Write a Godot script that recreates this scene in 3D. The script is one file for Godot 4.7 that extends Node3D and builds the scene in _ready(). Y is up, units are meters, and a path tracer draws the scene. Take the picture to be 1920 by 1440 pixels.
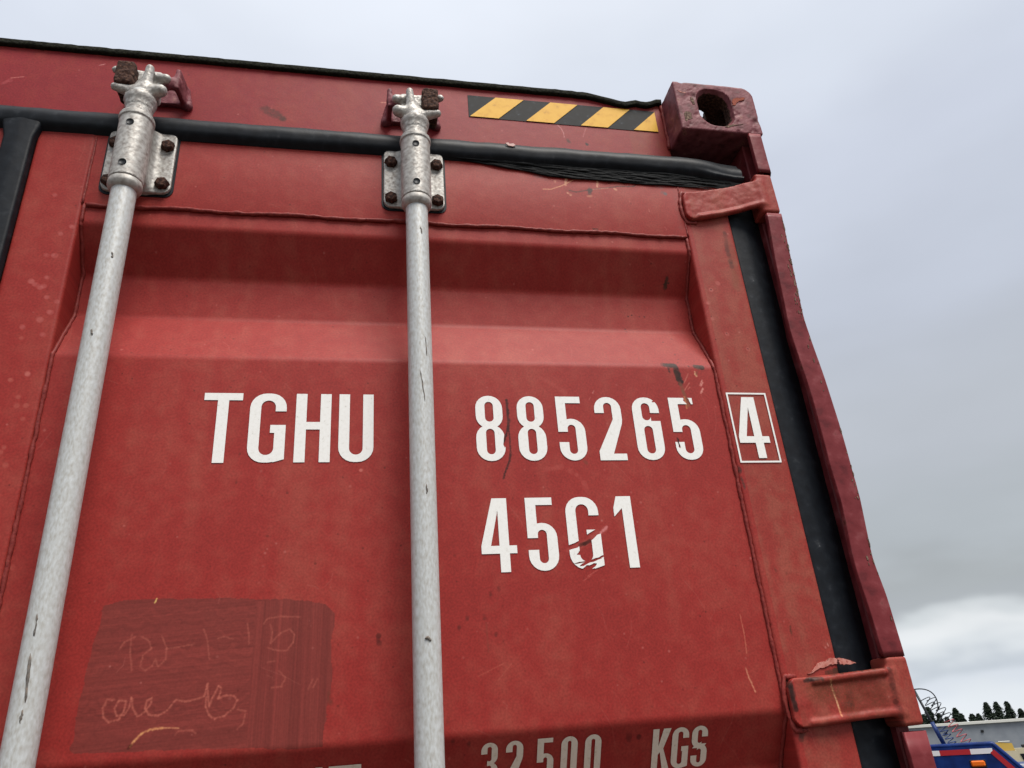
extends Node3D
# A red shipping container seen from below its door corner, under an overcast sky.
# Container axes: x from the middle of the doors, y down from the top of the corner castings, z out of the doors.

const TOP := 2.896          # height of the container
const HALF := 1.219         # half its width
const LONG := 12.192
const ZD := -0.023          # face of the door frame
const ZP := -0.027          # outer flats of the door sheet
const ZI := -0.070          # bottom of the corrugations
const ZH := -0.0595         # face of the header
const ROD_X := [0.155, 0.570]
const ROD_Z := 0.022
const MAP_N := 1408         # door paint map, MAP_S metres square
const MAP_S := 1.34
const EXPOSURE := 2.7

var M := {}
var tilt := Transform3D()
var rng := RandomNumberGenerator.new()
var wob := FastNoiseLite.new()

# ---------------------------------------------------------------- helpers: nodes
func tag(o: Node3D, label := "", category := "", group := "", kind := "") -> void:
	if label: o.set_meta("label", label)
	if category: o.set_meta("category", category)
	if group: o.set_meta("group", group)
	if kind: o.set_meta("kind", kind)

func thing(called: String, label: String, category: String, at: Transform3D, group := "") -> Node3D:
	var o := Node3D.new()
	o.name = called
	add_child(o, true)
	o.transform = at
	tag(o, label, category, group)
	return o

func part(called: String, m: Mesh, mat: Material, parent: Node, label := "") -> MeshInstance3D:
	var o := MeshInstance3D.new()
	o.name = called
	o.mesh = m
	o.material_override = mat
	parent.add_child(o, true)
	if label: o.set_meta("label", label)
	return o

# ---------------------------------------------------------------- helpers: shapes
func uv_of(p: Vector3) -> Vector2:
	return Vector2((p.x + 0.10) / MAP_S, (0.03 - p.y) / MAP_S)

func fillet(pts: Array, r: float, n := 5) -> PackedVector2Array:
	var out := PackedVector2Array()
	out.append(pts[0])
	for i in range(1, pts.size() - 1):
		var p: Vector2 = pts[i]
		var a: Vector2 = (pts[i - 1] - p)
		var b: Vector2 = (pts[i + 1] - p)
		var t := minf(r, minf(a.length(), b.length()) * 0.45)
		var p0 := p + a.normalized() * t
		var p1 := p + b.normalized() * t
		for k in n + 1:
			var f := float(k) / n
			out.append(p0.lerp(p, f).lerp(p.lerp(p1, f), f))
	out.append(pts[-1])
	return out

func surf(rows: Array, closed := false, smooth := true) -> ArrayMesh:
	var st := SurfaceTool.new()
	st.begin(Mesh.PRIMITIVE_TRIANGLES)
	st.set_smooth_group(1 if smooth else -1)
	var n: int = rows[0].size()
	for i in rows.size() - 1:
		for j in (n if closed else n - 1):
			var k := (j + 1) % n
			var q: Array = [rows[i][j], rows[i + 1][j], rows[i + 1][k], rows[i][j], rows[i + 1][k], rows[i][k]]
			for p in q:
				st.set_uv(uv_of(p))
				st.add_vertex(p)
	if smooth: st.index()
	st.generate_normals()
	return st.commit()

func begin() -> SurfaceTool:
	var st := SurfaceTool.new()
	st.begin(Mesh.PRIMITIVE_TRIANGLES)
	st.set_smooth_group(-1)
	return st

func done(st: SurfaceTool) -> ArrayMesh:
	st.generate_normals()
	return st.commit()

func tri(st: SurfaceTool, a: Vector3, b: Vector3, c: Vector3) -> void:
	for p in [a, b, c]:
		st.set_uv(uv_of(p))
		st.add_vertex(p)

func quad(st: SurfaceTool, a: Vector3, b: Vector3, c: Vector3, d: Vector3) -> void:
	tri(st, a, b, c)
	tri(st, a, c, d)

# a box with bevelled edges
func cbox(st: SurfaceTool, lo: Vector3, hi: Vector3, bev := 0.004) -> void:
	var c := (lo + hi) / 2
	var h := (hi - lo) / 2
	var b := minf(bev, minf(h.x, minf(h.y, h.z)) * 0.9)
	for ax in 3:
		var u := (ax + 1) % 3
		var w := (ax + 2) % 3
		for s: float in [-1.0, 1.0]:
			var f: Array = []
			for k in [[-1, -1], [1, -1], [1, 1], [-1, 1]]:
				var p := Vector3()
				p[ax] = s * h[ax]
				p[u] = k[0] * (h[u] - b)
				p[w] = k[1] * (h[w] - b)
				f.append(c + p)
			if s > 0: f.reverse()
			quad(st, f[0], f[1], f[2], f[3])
		for su: float in [-1.0, 1.0]:
			for sw: float in [-1.0, 1.0]:
				var p0 := Vector3(); var p1 := Vector3(); var p2 := Vector3(); var p3 := Vector3()
				p0[ax] = -(h[ax] - b); p0[u] = su * h[u]; p0[w] = sw * (h[w] - b)
				p1 = p0; p1[ax] = -p0[ax]
				p3[ax] = p0[ax]; p3[u] = su * (h[u] - b); p3[w] = sw * h[w]
				p2 = p3; p2[ax] = -p3[ax]
				if su * sw > 0: quad(st, c + p0, c + p1, c + p2, c + p3)
				else: quad(st, c + p3, c + p2, c + p1, c + p0)
	for sx: float in [-1.0, 1.0]:
		for sy: float in [-1.0, 1.0]:
			for sz: float in [-1.0, 1.0]:
				var a := c + Vector3(sx * h.x, sy * (h.y - b), sz * (h.z - b))
				var d := c + Vector3(sx * (h.x - b), sy * h.y, sz * (h.z - b))
				var e := c + Vector3(sx * (h.x - b), sy * (h.y - b), sz * h.z)
				if sx * sy * sz > 0: tri(st, a, e, d)
				else: tri(st, a, d, e)

func box_mesh(lo: Vector3, hi: Vector3, bev := 0.004) -> ArrayMesh:
	var st := begin()
	cbox(st, lo, hi, bev)
	return done(st)

# flat outline (counter-clockwise or not) pushed from z0 back to z1
func prism(st: SurfaceTool, poly: PackedVector2Array, z0: float, z1: float) -> void:
	var ids := Geometry2D.triangulate_polygon(poly)
	for i in range(0, ids.size(), 3):
		var a := poly[ids[i]]; var b := poly[ids[i + 1]]; var c := poly[ids[i + 2]]
		if (b - a).cross(c - a) > 0: var t := b; b = c; c = t
		tri(st, Vector3(a.x, a.y, z0), Vector3(b.x, b.y, z0), Vector3(c.x, c.y, z0))
		tri(st, Vector3(a.x, a.y, z1), Vector3(c.x, c.y, z1), Vector3(b.x, b.y, z1))
	var turn := Geometry2D.is_polygon_clockwise(poly)
	for i in poly.size():
		var a := poly[i]; var b := poly[(i + 1) % poly.size()]
		if turn: var t := a; a = b; b = t
		quad(st, Vector3(a.x, a.y, z0), Vector3(a.x, a.y, z1), Vector3(b.x, b.y, z1), Vector3(b.x, b.y, z0))

func prism_mesh(poly: PackedVector2Array, z0: float, z1: float) -> ArrayMesh:
	var st := begin()
	prism(st, poly, z0, z1)
	return done(st)

# tube along points, radius may wander; ends closed by shrinking
func tube(pts: Array, r: float, seg := 8, wander := 0.0, flat := 1.0, taper := false) -> ArrayMesh:
	var rows: Array = []
	var n := pts.size()
	for i in n:
		var p: Vector3 = pts[i]
		var d: Vector3 = (pts[mini(i + 1, n - 1)] - pts[maxi(i - 1, 0)]).normalized()
		var side := d.cross(Vector3(0, 0, 1) if absf(d.z) < 0.9 else Vector3(0, 1, 0)).normalized()
		var up := side.cross(d)
		var rr := r * (1.0 + wander * wob.get_noise_3d(p.x * 900, p.y * 900, p.z * 900 + r * 9000))
		if taper: rr *= clampf(sin(PI * (i + 0.3) / (n - 0.4)) * 2.0, 0.15, 1.0)
		var row := PackedVector3Array()
		for k in seg:
			var a := TAU * k / seg
			row.append(p + (side * cos(a) + up * sin(a) * flat) * rr)
		rows.append(row)
	var cap0 := PackedVector3Array(); var cap1 := PackedVector3Array()
	for k in seg:
		cap0.append(pts[0]); cap1.append(pts[n - 1])
	rows.push_front(cap0)
	rows.append(cap1)
	return surf(rows, true)

# lathe about the vertical through (x, z): prof of (radius, y)
func lathe(prof: PackedVector2Array, x: float, z: float, seg := 28, smooth := true) -> ArrayMesh:
	var rows: Array = []
	for q in prof:
		var row := PackedVector3Array()
		for k in seg:
			var a := TAU * k / seg
			row.append(Vector3(x + cos(a) * q.x, q.y, z + sin(a) * q.x))
		rows.append(row)
	return surf(rows, true, smooth)

# signed distances and their mesh (surface nets)
func smin(a: float, b: float, k: float) -> float:
	var h := clampf(0.5 + 0.5 * (b - a) / k, 0.0, 1.0)
	return lerpf(b, a, h) - k * h * (1.0 - h)

func sd_box(p: Vector3, c: Vector3, h: Vector3, r: float) -> float:
	var q := (p - c).abs() - h + Vector3(r, r, r)
	return q.max(Vector3.ZERO).length() + minf(maxf(q.x, maxf(q.y, q.z)), 0.0) - r

func sd_cap(p: Vector3, a: Vector3, b: Vector3, ra: float, rb: float) -> float:
	var ab := b - a
	var h := clampf((p - a).dot(ab) / ab.length_squared(), 0.0, 1.0)
	return (p - a - ab * h).length() - lerpf(ra, rb, h)

func sd_slot(x: float, y: float, hx: float, hy: float, r: float) -> float:
	var q := Vector2(absf(x) - hx + r, absf(y) - hy + r)
	return q.max(Vector2.ZERO).length() + minf(maxf(q.x, q.y), 0.0) - r

# with pick, triangles whose middle it accepts go to a second mesh
func nets(f: Callable, lo: Vector3, hi: Vector3, c: float, pick = null) -> Array:
	var nx := int(ceil((hi.x - lo.x) / c)) + 1
	var ny := int(ceil((hi.y - lo.y) / c)) + 1
	var nz := int(ceil((hi.z - lo.z) / c)) + 1
	var v := PackedFloat32Array()
	v.resize(nx * ny * nz)
	var t := 0
	for k in nz:
		for j in ny:
			for i in nx:
				v[t] = f.call(lo + Vector3(i, j, k) * c)
				t += 1
	var at := PackedInt32Array()
	at.resize(nx * ny * nz)
	at.fill(-1)
	var P := PackedVector3Array(); var N := PackedVector3Array(); var U := PackedVector2Array(); var I := PackedInt32Array(); var J := PackedInt32Array()
	var sy := nx
	var sz := nx * ny
	var corner := [0, 1, sy, sy + 1, sz, sz + 1, sz + sy, sz + sy + 1]
	var edges := [[0, 1], [2, 3], [4, 5], [6, 7], [0, 2], [1, 3], [4, 6], [5, 7], [0, 4], [1, 5], [2, 6], [3, 7]]
	for k in nz - 1:
		for j in ny - 1:
			for i in nx - 1:
				var o := i + j * sy + k * sz
				var ins := 0
				for q in 8:
					if v[o + corner[q]] < 0.0: ins += 1
				if ins == 0 or ins == 8: continue
				var sum := Vector3()
				var cnt := 0
				for e in edges:
					var a: float = v[o + corner[e[0]]]
					var b: float = v[o + corner[e[1]]]
					if (a < 0.0) != (b < 0.0):
						var w := a / (a - b)
						var pa := Vector3(e[0] & 1, (e[0] >> 1) & 1, e[0] >> 2)
						var pb := Vector3(e[1] & 1, (e[1] >> 1) & 1, e[1] >> 2)
						sum += pa.lerp(pb, w)
						cnt += 1
				var p := lo + (Vector3(i, j, k) + sum / cnt) * c
				at[o] = P.size()
				P.append(p)
				var h := c * 0.5
				var g := Vector3(f.call(p + Vector3(h, 0, 0)) - f.call(p - Vector3(h, 0, 0)), f.call(p + Vector3(0, h, 0)) - f.call(p - Vector3(0, h, 0)), f.call(p + Vector3(0, 0, h)) - f.call(p - Vector3(0, 0, h)))
				N.append(g.normalized())
				U.append(uv_of(p))
	var st := [1, sy, sz]
	for k in range(1, nz - 1):
		for j in range(1, ny - 1):
			for i in range(1, nx - 1):
				var o := i + j * sy + k * sz
				for ax in 3:
					if (v[o] < 0.0) == (v[o + st[ax]] < 0.0): continue
					var u: int = st[(ax + 1) % 3]
					var w: int = st[(ax + 2) % 3]
					var a := at[o]; var b := at[o - u]; var d := at[o - u - w]; var e := at[o - w]
					if a < 0 or b < 0 or d < 0 or e < 0: continue
					var q := [a, d, b, a, e, d] if v[o] < 0.0 else [a, b, d, a, d, e]
					if pick != null and pick.call((P[a] + P[d]) / 2): J.append_array(q)
					else: I.append_array(q)
	var out: Array = []
	for ids: PackedInt32Array in [I, J]:
		if ids.is_empty(): continue
		var arr: Array = []
		arr.resize(Mesh.ARRAY_MAX)
		arr[Mesh.ARRAY_VERTEX] = P; arr[Mesh.ARRAY_NORMAL] = N; arr[Mesh.ARRAY_TEX_UV] = U; arr[Mesh.ARRAY_INDEX] = ids
		var m := ArrayMesh.new()
		m.add_surface_from_arrays(Mesh.PRIMITIVE_TRIANGLES, arr)
		out.append(m)
	return out

# ---------------------------------------------------------------- materials
func noise_tex(ramp: Array, freq: float, size := 512, seed_ := 1, octaves := 4, kind := FastNoiseLite.TYPE_SIMPLEX_SMOOTH) -> NoiseTexture2D:
	var n := FastNoiseLite.new()
	n.seed = seed_
	n.noise_type = kind
	n.frequency = freq
	n.fractal_octaves = octaves
	var t := NoiseTexture2D.new()
	t.width = size; t.height = size
	t.seamless = true
	t.noise = n
	if ramp:
		var g := Gradient.new()
		var offs := PackedFloat32Array(); var cols := PackedColorArray()
		for r in ramp:
			offs.append(r[0]); cols.append(Color(r[1]))
		g.offsets = offs; g.colors = cols
		t.color_ramp = g
	return t

func mat(tex: Texture2D, scale: float, rough: float, metal := 0.0, bump: Texture2D = null, depth := 0.0, world := false) -> StandardMaterial3D:
	var m := StandardMaterial3D.new()
	m.albedo_texture = tex
	m.roughness = rough
	m.metallic = metal
	m.metallic_specular = 0.3
	m.uv1_triplanar = true
	m.uv1_world_triplanar = world
	m.uv1_scale = Vector3.ONE * scale
	if bump:
		m.heightmap_enabled = true
		m.heightmap_texture = bump
		m.heightmap_scale = depth
	return m

func flat(c: String, rough := 0.6, metal := 0.0) -> StandardMaterial3D:
	var m := StandardMaterial3D.new()
	m.albedo_color = Color(c)
	m.roughness = rough
	m.metallic = metal
	return m

func make_materials() -> void:
	var peel := noise_tex([], 0.03, 512, 31, 4)
	var rough_rust := noise_tex([], 0.02, 512, 33, 5)
	M.red = mat(noise_tex([[0.0, "#6f2827"], [0.35, "#8a302d"], [0.6, "#94352f"], [0.82, "#9d4540"], [1.0, "#7d4a3e"]], 0.012, 512, 3, 5), 2.0, 0.5, 0.0, peel, 0.03)
	M.maroon = mat(noise_tex([[0.0, "#4c2629"], [0.3, "#6c393e"], [0.55, "#7b444b"], [0.75, "#814a50"], [0.88, "#94605e"], [1.0, "#5f3a2e"]], 0.014, 512, 7, 5), 5.0, 0.55, 0.0, rough_rust, 0.035)
	M.post = mat(noise_tex([[0.0, "#4e1e22"], [0.35, "#6d2a2e"], [0.65, "#773236"], [0.85, "#844447"], [1.0, "#54332a"]], 0.012, 512, 8, 5), 4.0, 0.42, 0.0, rough_rust, 0.035)
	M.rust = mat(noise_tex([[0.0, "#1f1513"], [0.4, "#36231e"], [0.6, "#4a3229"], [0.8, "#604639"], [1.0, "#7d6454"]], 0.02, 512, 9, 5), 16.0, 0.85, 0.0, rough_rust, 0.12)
	M.rubber = mat(noise_tex([[0.0, "#101217"], [0.5, "#161a20"], [0.74, "#1c2026"], [0.88, "#2a2d32"], [0.97, "#393c40"], [1.0, "#8d8f90"]], 0.018, 1024, 11, 6), 2.2, 0.5, 0.0, peel, 0.03)
	M.torn = mat(noise_tex([[0.0, "#0b0c0e"], [0.6, "#131517"], [1.0, "#242729"]], 0.03, 512, 12, 5), 8.0, 0.75, 0.0, rough_rust, 0.06)
	M.zinc = mat(noise_tex([[0.0, "#8d8a84"], [0.2, "#b0aea9"], [0.5, "#bfc1c0"], [0.75, "#c8cbcc"], [1.0, "#dcdfe1"]], 0.055, 1024, 13, 6), 3.4, 0.4, 0.15, noise_tex([], 0.12, 512, 34, 4), 0.012)
	M.zinc.uv1_scale = Vector3(4.2, 1.6, 4.2)
	M.zinc_cast = mat(noise_tex([[0.0, "#77706a"], [0.3, "#9a9590"], [0.55, "#b0ada8"], [0.8, "#bfbeba"], [1.0, "#a1978a"]], 0.03, 512, 14, 5), 7.0, 0.48, 0.25, rough_rust, 0.02)
	M.white = mat(noise_tex([[0.0, "#c4c2bc"], [0.13, "#e4e3df"], [0.3, "#eae9e6"], [1.0, "#eeeeec"]], 0.05, 512, 15, 4), 6.0, 0.5)
	M.cream = mat(noise_tex([[0.0, "#a89e88"], [0.18, "#d8d0bc"], [0.35, "#e2dccb"], [1.0, "#e6e1d2"]], 0.05, 512, 16, 4), 6.0, 0.5)  # white lettering on the slope, warm bounce off the ground tinted into its colour
	M.tape_yellow = mat(noise_tex([[0.0, "#b3821e"], [0.16, "#d59d22"], [0.4, "#e0a928"], [1.0, "#e6b136"]], 0.02, 512, 17, 5), 5.0, 0.45)
	M.tape_black = mat(noise_tex([[0.0, "#090a0c"], [0.55, "#101216"], [0.8, "#191d22"], [0.93, "#30363c"], [1.0, "#50565b"]], 0.025, 512, 18, 5), 5.0, 0.6)
	M.grime = mat(noise_tex([[0.0, "#0f0f0b"], [0.5, "#1a1a12"], [0.8, "#26281a"], [1.0, "#3a382c"]], 0.03, 512, 19, 5), 9.0, 0.95, 0.0, rough_rust, 0.2)
	M.weld = mat(noise_tex([[0.0, "#571f1e"], [0.4, "#80302d"], [0.75, "#8c3c36"], [0.92, "#70463a"], [1.0, "#3a241e"]], 0.03, 512, 20, 5), 9.0, 0.5, 0.0, rough_rust, 0.05)
	M.flake = mat(noise_tex([[0.0, "#a2564c"], [0.4, "#b9776c"], [0.7, "#c58a80"], [1.0, "#93473e"]], 0.03, 256, 26, 4), 12.0, 0.6)
	M.worn = mat(noise_tex([[0.0, "#3d2c25"], [0.4, "#5f4a40"], [0.7, "#7d6a5c"], [1.0, "#a58a70"]], 0.04, 256, 27, 4), 20.0, 0.85)
	M.chip_red = mat(noise_tex([[0.0, "#6b2f20"], [0.5, "#8f402a"], [1.0, "#a05a40"]], 0.05, 256, 28, 4), 20.0, 0.7)
	M.scar = mat(noise_tex([[0.0, "#4a4643"], [0.5, "#716d69"], [0.8, "#86786c"], [1.0, "#9a7a6a"]], 0.05, 256, 25, 4), 8.0, 0.8)
	M.screw = flat("#1b1d20", 0.5, 0.5)
	M.ground = mat(noise_tex([[0.0, "#35332f"], [0.4, "#4a4742"], [0.7, "#5b5852"], [1.0, "#706b64"]], 0.05, 1024, 21, 6), 0.35, 0.95, 0.0, null, 0.0, true)
	M.blue = mat(noise_tex([[0.0, "#0e2454"], [0.5, "#122c66"], [1.0, "#183876"]], 0.02, 256, 22, 4), 1.2, 0.35)
	M.tape_red = flat("#a81e28", 0.4)
	M.tape_white = flat("#dcdce0", 0.4)
	M.amber = flat("#e06a10", 0.25)
	M.black = flat("#101114", 0.6)
	M.hose_dark = flat("#1c2026", 0.5)
	M.hose_blue = flat("#1a3a78", 0.5)
	M.hose_red = flat("#b4555a", 0.5)
	M.wall = mat(noise_tex([[0.0, "#868b92"], [0.5, "#8f959c"], [1.0, "#989da3"]], 0.02, 256, 23, 4), 0.1, 0.8)
	M.trim = flat("#dcdcd4", 0.7)
	M.pane = flat("#15181c", 0.12)
	M.paint_cream = flat("#c9bfa2", 0.5)
	M.paint_yellow = flat("#d2ae52", 0.45)
	M.chrome = flat("#d8dade", 0.3, 0.3)
	M.needles = mat(noise_tex([[0.0, "#253026"], [0.5, "#343f34"], [1.0, "#465143"]], 0.05, 256, 24, 4), 0.7, 0.9)
	M.bark = flat("#463a30", 0.9)
	M.door = door_paint()

# ---------------------------------------------------------------- the door's paint: colour, wear and scratches, in door coordinates
func dab(img: Image, x: float, y: float, r: float, c: Color, a: float) -> void:
	var hit := false
	for j in range(int(floor(y - r)), int(ceil(y + r)) + 1):
		for i in range(int(floor(x - r)), int(ceil(x + r)) + 1):
			if i < 0 or j < 0 or i >= MAP_N or j >= MAP_N: continue
			var d := Vector2(i + 0.5 - x, j + 0.5 - y).length()
			var w := clampf(r + 0.5 - d, 0.0, 1.0) * a
			if r > 5.0: w *= clampf((r - d) / (r * 0.7), 0.0, 1.0) * (0.55 + 0.9 * (wob.get_noise_2d(i * 9.0, j * 9.0)))
			if w > 0.0:
				img.set_pixel(i, j, img.get_pixel(i, j).lerp(c, clampf(w, 0.0, 1.0)))
				hit = true

func stroke(img: Image, mm: float, c: Color, a: float, pts: Array) -> void:
	var k := MAP_N / MAP_S
	var r := maxf(mm * 0.0005 * k, 0.45)
	for i in range(0, pts.size() - 2, 2):
		var p := Vector2((pts[i] + 0.10) * k, (0.03 - pts[i + 1]) * k)
		var q := Vector2((pts[i + 2] + 0.10) * k, (0.03 - pts[i + 3]) * k)
		var n := maxi(1, int(p.distance_to(q) / maxf(r * 0.8, 0.6)))
		for s in n + 1:
			var b := p.lerp(q, float(s) / n)
			var f := wob.get_noise_2d(b.x * 14.0, b.y * 14.0)
			var g := wob.get_noise_2d(b.x * 40.0 + 700.0, b.y * 40.0)
			dab(img, b.x + f * minf(r, 1.5), b.y + g * minf(r, 1.5), r * (1.0 + 0.5 * f), c, a * (0.75 + 0.7 * g) / (1.0 if r < 1.2 else 1.25))

func noise_bytes(freq: float, seed_: int, oct := 4, stretch := false) -> PackedByteArray:
	var n := FastNoiseLite.new()
	n.seed = seed_
	n.frequency = freq
	n.fractal_octaves = oct
	n.noise_type = FastNoiseLite.TYPE_SIMPLEX_SMOOTH
	var im: Image
	if stretch:
		im = n.get_image(MAP_N, MAP_N / 16, false, false, false)
		im.resize(MAP_N, MAP_N, Image.INTERPOLATE_CUBIC)
	else:
		im = n.get_image(MAP_N, MAP_N, false, false, false)
	im.convert(Image.FORMAT_L8)
	return im.get_data()

func door_paint() -> StandardMaterial3D:
	var n1 := noise_bytes(0.004, 41, 4)
	var n2 := noise_bytes(0.03, 42, 4)
	var n3 := noise_bytes(0.25, 43, 2)
	var n4 := noise_bytes(0.02, 44, 4, true)
	var n5 := noise_bytes(0.05, 45, 3, true)
	var poly := PackedVector2Array()
	var k := MAP_N / MAP_S
	for i in range(0, PATCH.size(), 2):
		poly.append(Vector2((PATCH[i] + 0.10) * k, (0.03 - PATCH[i + 1]) * k))
	var pr := Rect2(poly[0], Vector2.ZERO)
	for p in poly: pr = pr.expand(p)
	var data := PackedByteArray()
	data.resize(MAP_N * MAP_N * 3)
	var t := 0
	for j in MAP_N:
		var y := 0.03 - j / k
		for i in MAP_N:
			var a := n1[t] / 255.0 - 0.5
			var b := n2[t] / 255.0 - 0.5
			var c := n3[t] / 255.0 - 0.5
			var d := n4[t] / 255.0 - 0.5
			var m := 1.0 + 0.10 * a + 0.08 * b + 0.22 * c + 0.04 * d
			# red paint, dulled and browner where it has weathered in patches and runs
			var old := clampf(a * 0.7 + d * 0.7 + b * 0.8 + 0.16, 0.0, 0.6)
			var x := i / k - 0.10
			if x > 1.045 or (y > -0.17 and x > 0.98): old = clampf(old + 0.5 + 0.5 * b + 0.6 * d, 0.0, 1.0)
			var r := 149.0 * m
			var g := (48.0 + 22.0 * old) * m
			var u := (44.0 + 15.0 * old) * m
			if y > -0.165:      # the header was painted with another batch
				r = 140.0 * m; g = (42.0 + 14.0 * old) * m; u = 47.0 * m
			r -= 4.0 * old
			if pr.has_point(Vector2(i, j)) and Geometry2D.is_point_in_polygon(Vector2(i + 5.0 * b, j + 5.0 * b), poly):
				# roller and brush marks of a duller touch-up coat: across on the left, down on the right
				var s: float
				if x < 0.3685 or y > -0.925: s = (n4[((i / 3) % MAP_N) * MAP_N + (j * 5 + int(wob.get_noise_2d(i * 0.12, j * 0.12) * 60.0) + MAP_N) % MAP_N] + n5[((i / 2) % MAP_N) * MAP_N + (j * 7 + int(0.4 * i)) % MAP_N]) / 510.0 - 0.5
				else: s = (n4[(j / 2) * MAP_N + (i * 5) % MAP_N] + n5[(j / 2) * MAP_N + (i * 7 + j / 9) % MAP_N]) / 510.0 - 0.5
				var e := 1.0 + 0.10 * c + 0.5 * s
				r = lerpf(r, 121.0 * e, 0.88); g = lerpf(g, 54.0 * e, 0.88); u = lerpf(u, 49.0 * e, 0.88)
			data[t * 3] = clampi(int(r), 0, 255); data[t * 3 + 1] = clampi(int(g), 0, 255); data[t * 3 + 2] = clampi(int(u), 0, 255)
			t += 1
	var img := Image.create_from_data(MAP_N, MAP_N, false, Image.FORMAT_RGB8, data)
	# fine pits, pale specks and hairline scratches all over
	for i in 900:
		var x := rng.randf() * MAP_N
		var y := rng.randf() * MAP_N
		if rng.randf() < 0.6: dab(img, x, y, rng.randf_range(0.6, 1.4), Color("#5a231f"), rng.randf_range(0.3, 0.75))
		else: dab(img, x, y, rng.randf_range(0.6, 2.0), Color("#bd7a72"), rng.randf_range(0.2, 0.5))
	for i in 90:
		var x := rng.randf_range(0.05, 1.1)
		var y := rng.randf_range(-1.15, -0.2)
		var d := Vector2.from_angle(rng.randf_range(0.3, 2.2)) * rng.randf_range(0.008, 0.05)
		stroke(img, 0.9, Color("#b4695f"), rng.randf_range(0.12, 0.35), [x, y, x + d.x * 0.5 + 0.003, y - d.y * 0.5, x + d.x, y - d.y])
	for q in MARKS:
		stroke(img, q[0], Color(q[1] / 255.0, q[2] / 255.0, q[3] / 255.0), q[4], q[5])
	var m := StandardMaterial3D.new()
	m.albedo_texture = ImageTexture.create_from_image(img)
	m.roughness = 0.5
	m.metallic_specular = 0.3
	m.heightmap_enabled = true
	var h := Image.create_from_data(MAP_N, MAP_N, false, Image.FORMAT_L8, n2)
	m.heightmap_texture = ImageTexture.create_from_image(h)
	m.heightmap_scale = 0.02
	return m

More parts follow.
